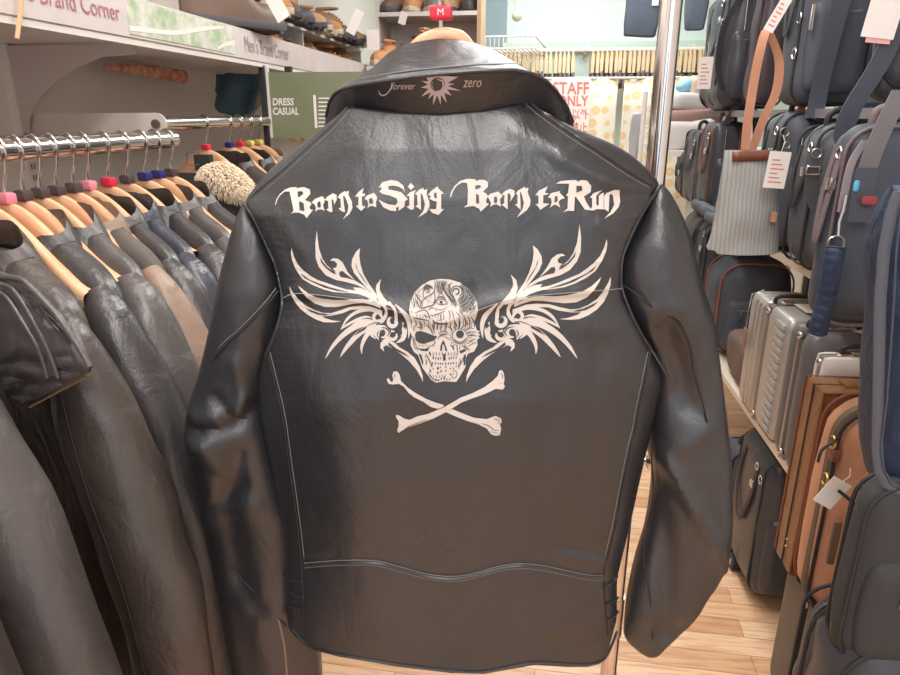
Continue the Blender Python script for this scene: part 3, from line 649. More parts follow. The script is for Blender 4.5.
SU = [([(350,100),(348,180),(330,230),(240,290),(205,350)], .6), ([(265,150),(240,200),(230,250),(250,285)], .5), ([(150,230),(180,280),(220,320)], .8), ([(130,290),(145,340),(130,380)], .6), ([(150,290),(180,340),(210,380),(280,365),(330,350),(350,290),(345,220)], .7),
      ([(470,105),(440,160),(450,220),(500,280),(540,330),(560,370)], .8), ([(520,125),(490,160),(500,220),(530,270),(560,320)], .7), ([(380,110),(375,150),(385,190)], .5), ([(400,105),(395,150),(405,190)], .5), ([(425,105),(415,150),(425,195)], .4),
      (arc(560,215,30,-200,100,8), .8), (arc(565,215,55,-180,60,8), .6), ([(620,170),(640,220),(620,290),(570,310)], .5), ([(650,170),(675,230),(650,300),(590,340)], .5), ([(670,200),(700,260),(680,320),(600,370)], .5), ([(680,200),(730,260),(700,350),(620,400)], .5),
      ([(740,280),(720,330),(740,370),(700,400),(660,430)], .6), ([(760,340),(745,390),(700,430)], .6), ([(700,240),(715,270),(705,290)], 1), ([(370,280),(410,268),(455,285)], .9), ([(355,330),(375,300),(410,290),(450,300),(470,330),(440,345),(400,345),(360,325)], .5), ([(400,315),(412,322),(424,315)], 2.2),
      ([(408,215),(416,222)], 1.2), ([(200,380),(225,378)], 1.4), ([(355,400),(368,402)], 1.3), ([(300,460),(380,440),(450,410)], .6), ([(150,430),(200,410),(250,400),(290,450),(300,500)], .6), ([(240,440),(260,470),(290,460)], .6), ([(280,400),(310,380),(350,380)], .5),
      ([(130,480),(200,490),(290,505)], .9), ([(330,500),(360,530),(430,540),(480,530)], 1.0), ([(480,400),(500,440),(495,500)], .6), ([(510,400),(530,440),(540,490)], .5), ([(400,440),(410,490),(390,510)], .7), ([(430,430),(440,480),(430,500)], .5),
      ([(560,420),(590,450),(600,480)], .5), ([(590,400),(620,440),(650,460)], .5), ([(640,470),(660,520),(650,560)], 1.1), ([(680,470),(700,520),(690,570)], .9), ([(710,470),(740,520),(745,570)], .9), ([(590,480),(600,540),(580,590)], .7), ([(540,500),(560,550),(550,600)], .7), ([(345,520),(340,590)], 1.4), ([(380,540),(370,600)], 1.2), ([(410,560),(405,610)], 1.1), ([(470,540),(450,600)], 1.2), ([(190,520),(220,560),(200,600)], .9), ([(160,510),(165,560)], .8), ([(250,150),(290,150),(320,180)], .5), ([(245,210),(270,190),(300,210)], .7), ([(260,230),(280,215),(295,235)], .7), ([(715,400),(700,385),(708,375)], 1.1), ([(110,410),(120,425)], .9), ([(180,220),(250,170)], .4), ([(290,300),(275,340)], .4), ([(320,240),(300,290)], .4)]
for r_ in range(70, 215, 11): SU.append((arc(560, 220, r_, -62 if r_ < 150 else -40, 78, 9), .38))
for r_ in range(10, 60, 11): SU.append((arc(280, 190+r_*.3, r_, 190, 340, 6), .4))
for i_ in range(7): SU.append(([(365+i_*14, 100), (360+i_*12, 150), (372+i_*9, 205), (380+i_*7, 235)], .32))
for i_ in range(6): SU.append(([(440+i_*13, 110+i_*6), (425+i_*15, 165), (455+i_*14, 235), (500+i_*13, 300+i_*6), (520+i_*12, 360)], .32))
for i_ in range(5): SU.append(([(125+i_*16, 250-i_*16), (118+i_*20, 320), (150+i_*16, 370)], .32))
for i_ in range(14): SU.append(([(150+i_*44, 500+8*math.sin(i_)), (160+i_*43, 535), (152+i_*43, 585)], .4))
for i_ in range(9): SU.append(([(160+i_*30, 440+6*math.sin(i_*2)), (172+i_*30, 462), (166+i_*30, 488)], .35))
SU += [([(340,350),(410,230),(480,350)], .4), ([(350,380),(410,400),(480,370)], .4), ([(200,330),(225,330),(225,355),(200,355)], .4), ([(160,240),(330,330)], .35), ([(240,130),(330,190)], .35)]
ST += [(Uf(p), w) for p, w in SU]
for i_ in range(22):
    a_ = math.radians(i_*360/22+5); r0, r1 = 82, (150 if i_ % 2 else 118)
    if 150 < (i_*360/22+5) % 360 < 215: r1 = 105
    ST.append((Df([(598+r0*math.cos(a_), 112+r0*math.sin(a_)), (598+(r0+r1)/2*math.cos(a_+.08), 112+(r0+r1)/2*math.sin(a_+.08)), (598+r1*math.cos(a_), 112+r1*math.sin(a_))]), .42))
for i_ in range(10): ST.append((Df([(300+i_*30, 272+4*math.sin(i_*3)), (306+i_*30, 290), (302+i_*29, 306)]), .5))
for i_ in range(7): ST.append((Df([(255+i_*8, 290+i_*18), (270+i_*9, 300+i_*17), (266+i_*9, 322+i_*16)]), .45)); ST.append((Df([(655-i_*9, 300+i_*18), (640-i_*9, 312+i_*18), (646-i_*9, 330+i_*17)]), .45))
for i_ in range(6): ST.append((Df([(390+i_*12, 130-abs(i_-2.5)*12), (388+i_*13, 100-abs(i_-2.5)*10), (392+i_*12, 75)]), .35)); ST.append((Df([(300+i_*30, 500+6*math.sin(i_)), (312+i_*28, 512), (306+i_*28, 528)]), .4))
for i_ in range(5): ST.append((Df([(125+i_*9, 120+i_*26), (140+i_*9, 135+i_*26), (136+i_*10, 158+i_*25)]), .4)); ST.append((Df([(180+i_*36, 200+5*math.sin(i_*2)), (195+i_*36, 210), (205+i_*35, 204)]), .35))
for p, w in ST: w *= 1.55; stroke(ink, p, [w*.45]+[w]*(len(p)-2)+[w*.45], pr2, k=4)
ink.build('skull_linework', LMAIN, sko, fix=False)
# bones
Ef = lambda p: fr(380, 365, 6.923, p)
bn = MB()
for p in ([(110,345),(135,350),(165,370),(205,380),(260,355),(330,340),(400,310),(440,295),(500,260),(560,225),(640,195),(720,155),(780,110),(815,75),(825,40),(845,35),(858,60),(862,100),(855,130),(865,150),(850,170),(800,165),(750,190),(700,210),(640,230),(560,262),(500,300),(440,335),(370,370),(290,400),(200,430),(150,455),(130,470),(118,455),(130,420),(128,385),(112,365)],
 [(45,100),(60,90),(70,110),(85,120),(92,100),(85,70),(95,45),(120,45),(135,65),(145,110),(190,155),(240,190),(320,235),(390,262),(440,275),(440,290),(400,303),(350,290),(300,255),(240,225),(200,195),(165,150),(130,130),(90,135),(60,130)],
 [(455,325),(500,305),(560,330),(650,365),(740,375),(775,360),(800,352),(838,370),(842,395),(830,410),(838,440),(830,485),(800,490),(770,480),(740,440),(690,415),(600,385),(520,355)]):
    bn.poly(Ef(p), maxe=5, fn=pr)
bo = bn.build('crossbones_print', PRINT, jk, fix=False)
bi = MB()
for p, w in (([(160,455),(200,425),(290,392),(330,375)], .7), ([(840,55),(850,80),(846,100)], .8), ([(815,120),(845,130)], .6), ([(575,262),(610,248)], .5), ([(700,405),(750,420),(790,450),(825,452)], .7), ([(760,455),(800,472),(828,470)], .5), ([(790,380),(805,375),(815,390)], .8), ([(95,60),(105,75),(98,95)], .7), ([(290,245),(350,275)], .4), ([(640,395),(690,412)], .6), ([(130,455),(140,450)], .8), ([(820,365),(828,395),(815,410)], .7)):
    stroke(bi, Ef(p), [w*.4]+[w]*(len(p)-2)+[w*.4], pr2, k=4)
bi.build('crossbones_linework', LMAIN, bo, fix=False)

# ---- its hanger and stand
def ptn(px, py, n): return Pt(px, py, n)
hg = thing('wooden_hanger', 'wooden coat hanger inside the large skull jacket, red size clip above the collar', 'hanger', Pt(440, 60, -.06))
hp = [ptn(x, y, -.065) for x, y in ((300,215),(340,170),(380,115),(405,66),(420,46),(432,39),(442,36.5),(452,37.5),(463,43),(485,75),(520,120),(560,165),(600,205))]
MB().tube(crom(hp, 5), [.009]*(12*5+1), 12, flat=.8).build('body', WOODH, hg)
hk = [ptn(441, 40, -.065), ptn(441, 22, -.065), ptn(440, 0, -.065), ptn(436, -25, -.065), ptn(430, -50, -.065)]
top = Pt(437, -75, -.065); P0 = hk[-1]
R_ = .018; cen = Pt(440, -82, -.065)
arcp = [cen+RT*(R_*math.cos(math.radians(a)))+V((0, 0, R_*math.sin(math.radians(a)))) for a in range(215, -40, -20)]
MB().tube(crom(hk+arcp, 4), .0024, 8).build('hook', STEEL, hg)
cc = ptn(441, 12, -.065)
rc = MB().rbox(cc+V((-.0115, -.006, -.008)), cc+V((.0115, .006, .006)), r=.003, n=5).build('size_clip', RED, hg); lab(rc, 'red size clip marked M')
tm = MB(); add_text(tm, 'M', lambda x, y: Pt(x, y, -.065+.0068), 437.5, 443.5, 15, 8.5); tm.build('size_letter', CARD, rc, fix=False)
st = thing('display_stand', 'chrome display stand whose upright pole rises behind the large skull jacket', 'stand', (.165, 1.0, 0))
pz = cen.z
MB().cyl((.165, 1.0, .03), (.165, 1.0, cen.z+.03), .0145, 24).build('pole', CHROME, st)
MB().cyl((.165, 1.0, cen.z), cen+(cen-V((.165, 1.0, cen.z)))*.25, .0145, 20).build('arm', CHROME, st)
for dx, dy in ((.3, .3), (-.3, .3), (.3, -.3), (-.3, -.3)): MB().tube([(.165, 1.0, .04), (.165+dx*.8, 1.0+dy*.8, .035), (.165+dx, 1.0+dy, .016)], .014, 12).build('foot', CHROME, st)
kc = atY(651, 462, .985); MB().cyl(kc, V((.165, 1.0, kc.z)), .004, 10).build('screw', CHROME, st)
MB().sph(kc, .013, 14, (.7, .7, 1.1)).build('knob', CHROME, st)
MB().cyl((.165, 1.0, .62), (.165, 1.0, .70), .0165, 20).build('collar_ring', STEEL, st)

# ================================================================== LEFT: shelf, rails, wall fittings
SX = -.85; SB = 1.645; ST_ = 1.732
sh = thing('shelf', 'long white wall shelf full of shoes with a clear lettered price strip along its edge', 'shelf', (WX, .3, SB))
MB().box((WX, .2, SB+.005), (SX-.004, 4.1, SB+.03)).build('board', WHITE, sh, smooth=False)
MB().box((SX-.02, .2, SB-.006), (SX-.003, 4.1, SB+.03)).build('front_rail', WHITE, sh, smooth=False)
STRIP = mat('label_strip', (222, 210, 208), .25, var=.12, vscale=7, spec=.6)
MB().box((SX-.003, .2, SB+.008), (SX, 4.1, ST_)).build('label_strip', STRIP, sh, smooth=False)
GRN = mat('leaf_print', (168, 190, 150), .3, var=.3, vscale=30, col2=(226, 222, 214))
ps = MB(); ps.box((SX, 1.42, SB+.014), (SX+.0015, 1.93, ST_-.004)); po = ps.build('picture_insert', GRN, sh, smooth=False)
sw = MB(); stroke(sw, [(1.42, SB+.025), (1.6, SB+.035), (1.75, SB+.06), (1.87, ST_-.01)], [.010, .010, .011, .006], lambda x, y: V((SX+.002, x, y))); stroke(sw, [(1.82, SB+.02), (1.87, SB+.035), (1.93, SB+.045)], [.006, .01, .012], lambda x, y: V((SX+.002, x, y))); sw.build('white_swoosh', CARD, po, fix=False)
PTXT = mat('rose_lettering', (176, 110, 128), .5); PTX2 = mat('grey_lettering', (160, 140, 142), .5)
tx = MB(); add_text(tx, "Men's Brand Corner", lambda x, y: V((SX+.0012, x, y)), 1.055, 1.393, SB+.034, ST_-.020); tx.build('lettering', PTXT, sh, fix=False)
tx = MB(); add_text(tx, "Men's Brand Corner", lambda x, y: V((SX+.0012, x, y)), 2.0, 2.36, SB+.028, ST_-.016); tx.build('lettering', PTX2, sh, fix=False)
for yb in (1.48, 2.75):
    bk = MB(); prof = [(WX+.001, SB), (SX-.03, SB), (SX-.03, SB-.02), (-.96, SB-.025), (-1.02, SB-.045), (-1.08, SB-.075), (-1.13, SB-.115), (-1.16, SB-.15), (-1.17, 1.46), (WX+.001, 1.46)]
    bk.extr(prof, lambda x, z, s_: V((x, yb+(.006 if s_ else 0), z))); bk.build('bracket', mat('bracket_paint', (196, 184, 178), .5), sh, smooth=False)
up = thing('wall_upright', 'slotted white metal wall upright left of the rail arm', 'wall upright', (WX, 1.49, .3))
u = MB().box((WX, 1.475, .3), (WX+.018, 1.505, 2.4)); u.build('channel', WHITE, up, smooth=False)
u = MB()
for i in range(40): u.box((WX+.017, 1.484, 1.3+i*.026), (WX+.0185, 1.488, 1.312+i*.026)); u.box((WX+.017, 1.493, 1.3+i*.026), (WX+.0185, 1.497, 1.312+i*.026))
u.build('slots', DARKP, up, smooth=False)
# rail 2 (fixed to the wall)
r2 = thing('wall_rail', 'chrome clothes rail carried on a flat white wall arm, behind the front rail', 'clothes rail', (WX, 1.5, 1.479))
a2 = MB().extr([(WX+.018, 1.458), (-.86, 1.458)]+[(-.86+.024*math.cos(math.radians(q)), 1.48+.024*math.sin(math.radians(q))) for q in range(-75, 80, 15)]+[(-.86, 1.504), (WX+.018, 1.502)], lambda x, z, s_: V((x, 1.494+.005*s_, z))); a2.build('arm', mat('arm_paint', (205, 194, 186), .5), r2, smooth=False)
MB().cyl((-.86, 1.488, 1.48), (-.86, 1.494, 1.48), .010, 14).build('bolt', DARKP, r2)
MB().cyl((-.86, 1.5, 1.48), (-.86, 2.14, 1.48), .0155, 20).build('rail', CHROME, r2)
MB().box((-.868, 2.132, 1.0), (-.852, 2.142, SB)).build('hanging_post', RUBBER, r2, smooth=False)
# rail 1
RXX = -.70; RZ = 1.455
r1 = thing('front_rail', 'thick chrome clothes rail at far left holding the close-packed leather jackets', 'clothes rail', (RXX, .3, 0))
MB().cyl((RXX, .2, RZ), (RXX, 1.265, RZ), .0155, 24).build('rail', CHROME, r1)
MB().cyl((RXX, .2, 0), (RXX, .2, RZ), .014, 16).build('post', CHROME, r1)
MB().box((-.9, .18, 0), (-.5, .22, .03)).build('foot', CHROME, r1, smooth=False)
MB().tube([(RXX, 1.262, RZ), (RXX-.2, 1.262, RZ), (RXX-.3, 1.262, RZ), (WX, 1.262, RZ)], .006, 10).build('wall_tie', CHROME, r1)
# far rail 3
r3 = thing('far_rail', 'far chrome rail under the green sign with tightly packed hangers', 'clothes rail', (-.86, 2.2, 1.43))
MB().cyl((-.8, 2.2, 1.43), (-.8, 3.3, 1.43), .0155, 16).build('rail', CHROME, r3)
MB().box((-.81, 2.2, 1.43), (-.79, 2.22, SB)).build('post', RUBBER, r3, smooth=False)
MB().box((-.81, 3.28, 1.43), (-.79, 3.3, SB)).build('post', RUBBER, r3, smooth=False)
# green sign
sg = thing('green_sign', 'olive green hanging sign reading DRESS CASUAL beneath the shoe shelf', 'sign', (-.7, 2.15, 1.42))
GSG = mat('green_sign_paint', (126, 132, 104), .4, var=.12, vscale=5)
MB().box((-.845, 2.15, 1.43), (-.50, 2.156, 1.625)).build('panel', GSG, sg, smooth=False)
MB().box((-.852, 2.146, 1.43), (-.845, 2.16, SB)).build('edge_strip', WHITE, sg, smooth=False)
t = MB(); sfn = lambda x, y: (lambda p: V((p.x, 2.1485, p.z)))(atY(x, y, 2.15))
add_text(t, 'DRESS', sfn, 273, 294, 105.5, 98, bold=.03); t.build('lettering', CARD, sg, smooth=False, fix=False)
t = MB(); add_text(t, 'CASUAL', sfn, 273, 299, 115, 107.5, bold=.03); t.build('lettering', CARD, sg, smooth=False, fix=False); t = MB()
t.box(atY(315, 128, 2.149), atY(315.6, 95, 2.1485))
for i in range(8): t.box(atY(318.5, 99+i*4, 2.149), atY(330, 97.6+i*4, 2.1485))
t.build('small_print', CARD, sg, smooth=False, fix=False)
# things hanging under the shelf, behind
RPAT = mat('red_patterned_cloth', (190, 100, 84), .8, var=.6, vscale=40, col2=(226, 180, 150))
sc = MB().tube([atX(104, 67, -1.1), atX(125, 68, -1.1), atX(155, 72, -1.1), atX(184, 77, -1.1)], [.004, .012, .018, .020], 12, flat=.7); tag(sc.build('rolled_scarf', RPAT), 'rolled red patterned scarf tucked on the wall under the shelf', 'scarf')
JB = mat('teal_denim', (88, 118, 134), .85, var=.4, vscale=14)
j = MB(); g0 = atX(216, 72, -1.05)
def denim(u, v):
    px = 216+(262-216)*u-(6*v if u < .3 else 0)+(10*v*(.5-u) if v > .5 else 0); py = 74+46*v*(1-abs(u-.55)*.5); p = atY(px, py, 2.35); return p+V((0, .02*math.sin(u*9+v*2), 0))
j.grid(denim, 16, 10); jo = j.build('teal_garment', JB); s_ = jo.modifiers.new('s', 'SOLIDIFY'); s_.thickness = .012; tag(jo, 'folded teal blue garment hanging under the shelf left of the green sign', 'garment')

# ---- wooden hangers (prototype about the rail centre)
def hanger_proto(clip):
    t_ = thing('wooden_hanger', '', 'hanger', (0, 0, 0))
    m = MB(); n = 28
    def sec(u, v):
        x = (u*2-1)*.182; a = abs(x)/.21; zt = -.066-.096*(.5-.5*math.cos(math.pi*min(1, a)))**.92; hh = .060-.028*a; th = .0065+.007*a**2; yy = -.004*a**2
        c, s__ = math.cos(2*math.pi*v), math.sin(2*math.pi*v)
        q = lambda w: math.copysign(abs(w)**.55, w)
        return V((x, yy+th*q(c), zt-hh/2+hh/2*q(s__)))
    m.grid(sec, n, 14, cv=True)
    b = len(m.v)
    m.build('body', WOODH, t_)
    R = .0185
    pts = [V((R*math.cos(math.radians(a)), 0, R*math.sin(math.radians(a)))) for a in range(200, -50, -20)]+[V((.010, 0, -.026)), V((.002, 0, -.040)), V((0, 0, -.055)), V((0, 0, -.080))]
    MB().tube(crom(pts, 3), .0021, 8).build('hook', STEEL, t_)
    MB().rbox((-.0125, -.0075, -.068), (.0125, .0075, -.053), r=.003, n=4).build('size_clip', clip, t_)
    return t_
ROT = math.radians(-20)
hp_ = {}
def place_hanger(clipname, m, loc, label, group, rot=ROT):
    if clipname not in hp_:
        hp_[clipname] = hanger_proto(m); o = hp_[clipname]; o.location = loc; o.rotation_euler = (0, 0, rot)
        o['label'] = label; o['group'] = group; return o
    return dup(hp_[clipname], loc, rot, label, group)
HH = [('dark', DARKP, .465, 'wooden hanger beyond the left edge, holding the jacket at the bottom left corner'), ('dark', DARKP, .565, 'wooden hanger beyond the left edge, holding the jacket in front of the zip-collared one'), ('dark', DARKP, .71, 'wooden hanger off the left edge holding the big collared jacket'),
 ('pink', PINKP, .79, 'wooden hanger nearest the left edge, its curved arm cut by the picture frame'),
 ('pink', PINKP, .823, 'wooden hanger with pink size clip at the left edge of the rail'), ('dark', DARKP, .854, 'wooden hanger with dark clip just right of the left-edge pink clip'), ('dark', DARKP, .888, 'wooden hanger with dark clip, third hook from the left edge'),
 ('dark', DARKP, .922, 'wooden hanger with dark clip, fourth hook from the left edge'), ('dark', DARKP, .96, 'wooden hanger whose dark clip touches the second pink clip'), ('pink', PINKP, .995, 'wooden hanger with pink size clip in the middle of the front rail'),
 ('red', RED, 1.047, 'wooden hanger with red size clip on the front rail, long bare arm showing'), ('dark', DARKP, 1.10, 'wooden hanger with dark clip between the red clip and the first blue clip'), ('navy', NAVYP, 1.155, 'wooden hanger with the nearer of two blue size clips'),
 ('navy', NAVYP, 1.20, 'wooden hanger with the farther of two blue size clips'), ('dark', DARKP, 1.245, 'wooden hanger at the far end of the front rail')]
for cn, cm, y, l in HH: place_hanger(cn, cm, (RXX, y, RZ), l, 'wooden hangers on the front rail')
for i, (cn, cm, y) in enumerate([('red', RED, 1.72), ('navy', NAVYP, 1.86), ('red', RED, 1.93), ('yel', YELP, 2.0), ('yel', YELP, 2.07)]):
    place_hanger(cn, cm, (-.86, y, 1.48), ['wooden hanger with red clip above the cream fur collar', 'wooden hanger with blue clip on the rear rail', 'wooden hanger with small red clip behind the blue clipped one on the rear rail', 'wooden hanger with yellow clip on the rear rail, nearer one', 'wooden hanger with yellow clip at the end of the rear rail'][i], 'wooden hangers on the rear rail', ROT)
for i in range(12):
    y = 2.26+i*.09; cn, cm = (('yel', YELP), ('yel', YELP), ('pink', PINKP), ('red', RED))[i % 4 if i < 5 else 2+i % 2]
    place_hanger(cn, cm, (-.8, y, 1.43), 'far wooden hanger with %s clip under the green sign' % {'yel': 'yellow', 'pink': 'pink', 'red': 'red'}[cn], 'far %s clipped hangers under the green sign' % {'yel': 'yellow', 'pink': 'pink', 'red': 'red'}[cn], math.radians(-10))

# ---- leather jackets on the front rail (prototype about the rail centre, x across)
def body_rows(th=1.0):
    return [(-.110,.112,.028),(-.117,.130,.032),(-.132,.168,.037),(-.147,.200,.041),(-.180,.222,.043),(-.23,.224,.046),(-.36,.225,.050),(-.50,.226,.050),(-.65,.232,.050),(-.78,.236,.048)]
def rack_jacket(name, m, label, cat='jacket', seed=0, th=.85, flare=.075, mcol=None, wob=.010, collar=True, length=1.0, msl=None):
    t_ = thing(name, label, cat, (0, 0, 0), 'leather jackets on the front rail')
    T = body_rows(); b_ = MB(); nu, nv = 48, 60
    def q(w, e=.7): return math.copysign(abs(w)**e, w)
    def bf(u, v):
        z = T[0][0]+(T[-1][0]-T[0][0])*v**1.25; tab = [(-a, w, d) for a, w, d in T]; w, d = smoothtab(tab, -z, .012); a = 2*math.pi*u
        x = w*math.cos(a); y = d*th*q(math.sin(a))
        wv = noise.noise(V((x*7+seed*5, z*3, seed)))*wob*1.4*min(1, v*3)+noise.noise(V((x*25, z*14, seed+9)))*wob*.25
        z -= .085*max(0, 1-(abs(x)/.115)**2)*max(0, -math.sin(a))*max(0, 1-v*9)
        return V((x, y+wv*(1 if y < 0 else .3)-.022*(abs(x)/.22)**2*math.exp(-((z+.2)/.12)**2), T[0][0]+(z-T[0][0])*length))
    b_.grid(bf, nu, nv, cu=True); b0 = len(b_.v); b_.f.append([i for i in range(nu)]); b_.f.append([nv*nu+i for i in range(nu)][::-1]); b_.m += [0, 0]
    bo_ = b_.build('body', m, t_)
    for s_ in (1, -1):
        P = [V((s_*.185, -.02, -.166)), V((s_*.220, -.028, -.212)), V((s_*.255, -.032, -.32)), V((s_*(.245+flare*.5), -.036, -.45)), V((s_*(.235+flare*.8), -.045, -.60)), V((s_*(.225+flare), -.06, -.75*length-.03))]
        Rr = [.022, .040, .054, .055, .049, .040]
        P = crom(P, 5); Rr = [v.x for v in crom([V((r, 0, 0)) for r in Rr], 5)]
        sm = MB(); sm.tube(P, Rr, 24, flat=.95)
        for i, v in enumerate(sm.v): v += V((noise.noise(v*13+V((seed, 0, 0))), noise.noise(v*12+V((0, seed, 0))), 0))*wob*.7
        for v in sm.v: v.y = -.035+(v.y+.035)*.82
        so_ = sm.build('sleeve', msl or m, t_)
        if s_ > 0:
            c = P[3]; ring = [V((P[3].x+Rr[3]*1.03*math.sin(a)*0+ (.0), 0, 0)) for a in ()]
            k = 4; cc = P[k]; tt = (P[k+1]-P[k-1]).normalized(); xx = tt.cross(V((0, 1, 0))).normalized()
            ln = [P[i]+V((.2*Rr[i], -Rr[i]*.80-.001, 0)) for i in range(4, len(P))]
            MB().tube(ln, .0011, 6).build('sleeve_seam', DTHREAD, so_)
    # shoulder stitch line and yoke on the near face
    MB().tube([V((x, -(.040+.012*(abs(x)/.2)), -.150-.10*(abs(x)-.05))) for x in [.12+i*.010 for i in range(9)]], .0011, 6).build('yoke_stitch', THREAD, bo_)
    if collar:
        c_ = MB()
        def cf(u, v):
            a = math.radians(-38+256*u); e = 1-.18*math.cos(a*2); k = .35+.65*math.sin(math.pi*min(1, max(0, u)))**.5
            if v < .5: r = 1-.06*v*2; z = -.112+.034*(v*2)*k
            else: r = .94+.36*(v-.5)*2; z = -.112+.034*k-.052*((v-.5)*2)*k
            x = .108*r*math.cos(a); y = .036*r*math.sin(a)
            n = noise.noise(V((x*30, y*30, seed+z*10)))*.004
            return V((x+n, y+n, z-.50*max(0, abs(x)-.07)+n))
        c_.grid(cf, 36, 12); co = c_.build('collar', mcol or m, t_); so_ = co.modifiers.new('s', 'SOLIDIFY'); so_.thickness = .004; so_.offset = 0
    return t_
def put(o, y, rot=ROT, dx=0, dz=0): o.location = (RXX+dx, y, RZ+dz); o.rotation_euler = (0, 0, rot); return o
JA = put(rack_jacket('leather_jacket', LGRY, 'dark grey-brown leather jacket at the left edge, in front of the zip-collared jacket', seed=1, flare=.09), .565, dx=.03)
JBb = put(rack_jacket('leather_jacket', LDBR, 'brown-black leather jacket with a broad zip-edged collar, at the left edge of the rail', seed=2, wob=.012, flare=.10), .725, dx=.02)
JZ = put(rack_jacket('leather_jacket', LDBR, 'dark brown jacket sleeve cut by the bottom left corner, in front of all the others', seed=14, flare=.08), .465, dx=.04)
JC = put(rack_jacket('leather_jacket', LBLK, 'black leather jacket directly behind the zip-collared jacket', seed=3, flare=.085), .825)
JD = put(rack_jacket('leather_jacket', LGRY, 'smooth dark grey leather jacket between the black one and the tan seamed one', seed=4, th=.6), .888)
JE = put(rack_jacket('suede_jacket', SUEDE, 'taupe suede jacket with tan leather shoulder edge on the front rail', seed=5, th=.6, mcol=LTAN, msl=LTAN), .938)
JF = put(rack_jacket('leather_jacket', LBLK, 'glossy black leather jacket just behind the taupe suede one', seed=6, th=.55), .985)
JG = put(rack_jacket('leather_jacket', LBLU, 'blue-black shiny leather jacket under the red clipped hanger', seed=7, th=.55), 1.03)
JH = put(rack_jacket('leather_jacket', LBLK, 'black leather jacket on the nearer blue clipped hanger', seed=8, th=.55), 1.10)
JI = put(rack_jacket('leather_jacket', LGRY, 'grey-black leather jacket on the farther blue clipped hanger', seed=9, th=.55), 1.165)
JJ = put(rack_jacket('leather_jacket', LBLK, 'last black leather jacket at the far end of the front rail', seed=10, th=.6), 1.235)
# tan edge band on the suede jacket
MB().tube(crom([V((.09, -.03, -.120)), V((.13, -.045, -.134)), V((.17, -.055, -.158)), V((.222, -.06, -.20)), V((.247, -.06, -.26)), V((.255, -.058, -.33))], 5), .009, 8, flat=.6).build('shoulder_band', LTAN, JE)
# the zip-edged collar flap of the second jacket
nrm = V((math.sin(-ROT)*1, math.cos(ROT), 0)).normalized(); nrm = V((math.sin(math.radians(20)), math.cos(math.radians(20)), 0))
p0 = V((RXX+.02, .725, 1.3))-nrm*.068
iv = Matrix.Rotation(-ROT, 4, 'Z')
def jb(px, py, up=0):
    w = atP(px, py, p0-nrm*up, nrm); return iv @ (w-V((RXX+.02, .725, RZ)))
def chb(m_, name, mt_, par, **k):
    # verts already local to the jacket
    L0 = par.location.copy(); par_chain = wloc(par); m_.v = [v+par_chain for v in m_.v]; return m_.build(name, mt_, par, **k)
fl = MB(); FL = [(-30,255),(5,276),(22,279),(38,293),(60,318),(78,345),(90,366),(88,373),(62,388),(40,399),(25,405),(12,398),(2,380),(-30,360)]
fl.poly(FL, maxe=9, fn=lambda x, y: jb(x, y, .010+.010*math.sin(max(0, min(1, (x+20)/110))*math.pi)+.004*noise.noise(V((x*.06, y*.09, 0)))))
fo = chb(fl, 'collar_flap', LGRY, JBb, fix=True); s_ = fo.modifiers.new('s', 'SOLIDIFY'); s_.thickness = .007; s_.offset = 0
for off in (0, 9):
    P = [(0+off*-1.2,284+off),(14-off,290+off*.6),(32-off,318+off*.4),(48-off,350),(58-off*1.2,378)]
    chb(MB().tube([jb(p.x, p.y, .024) for p in crom([V((a, b_, 0)) for a, b_ in P], 5)], .0022, 8), 'piping', LGRY, fo)
chb(MB().tube([jb(p.x, p.y, .022) for p in crom([V((a, b_, 0)) for a, b_ in [(5,277),(22,280),(38,294),(60,319),(78,346),(90,367)]], 5)], .003, 8), 'rolled_edge', LGRY, fo)
zt = MB()
for i in range(46):
    x = 88-58*i/45; y = 375+31*i/45; a = jb(x, y, .020); zt.rbox(a+V((-.0009, -.002, -.0016)), a+V((.0009, .002, .0016)), r=.0005, n=1)
chb(zt, 'zip_teeth', mat('zip_metal', (150, 128, 102), .4, .8), fo)
# shoulder seam on nearest jacket, cuff zip on second jacket
# fur collar coat + others on the rear rail
FUR = mat('cream_fur', (232, 214, 188), .9)
fc = rack_jacket('fur_collared_coat', LBLK, 'black coat with a fluffy cream fur collar on the rear rail', 'coat', seed=12, collar=False); fc['group'] = 'coats on the rear rail'
fc.location = (-.80, 1.60, 1.48-.01); fc.rotation_euler = (0, 0, ROT)
fm = MB(); rnd = random.Random(3); FC = V((.085, -.035, -.118)); FA = V((.075, .034, .036))
for i in range(2600):
    th_ = rnd.uniform(0, 2*math.pi); ph = math.acos(rnd.uniform(-.7, 1)); nn = V((math.cos(th_)*math.sin(ph), math.sin(th_)*math.sin(ph), math.cos(ph)))
    b0 = FC+V((nn.x*FA.x, nn.y*FA.y, nn.z*FA.z-.35*max(0, nn.x)*FA.x)); d = (nn+V((rnd.uniform(-.5, .9), rnd.uniform(-.5, .5), rnd.uniform(-.9, .3)))).normalized()
    fm.tube([b0, b0+d*.009, b0+d*.014+V((.002, 0, -.005))], [.0024, .0018, .0004], 4, cap=False)
fm2 = MB(); fm2.grid(lambda u, v: FC+V((FA.x*math.cos(2*math.pi*u)*math.sin(math.pi*v), FA.y*math.sin(2*math.pi*u)*math.sin(math.pi*v), FA.z*math.cos(math.pi*v)-.35*max(0, math.cos(2*math.pi*u)*math.sin(math.pi*v))*FA.x)), 16, 12, cu=True)
chb(fm, 'fur_collar', FUR, fc, fix=False); fcol = chb(fm2, 'fur_backing', FUR, fc)
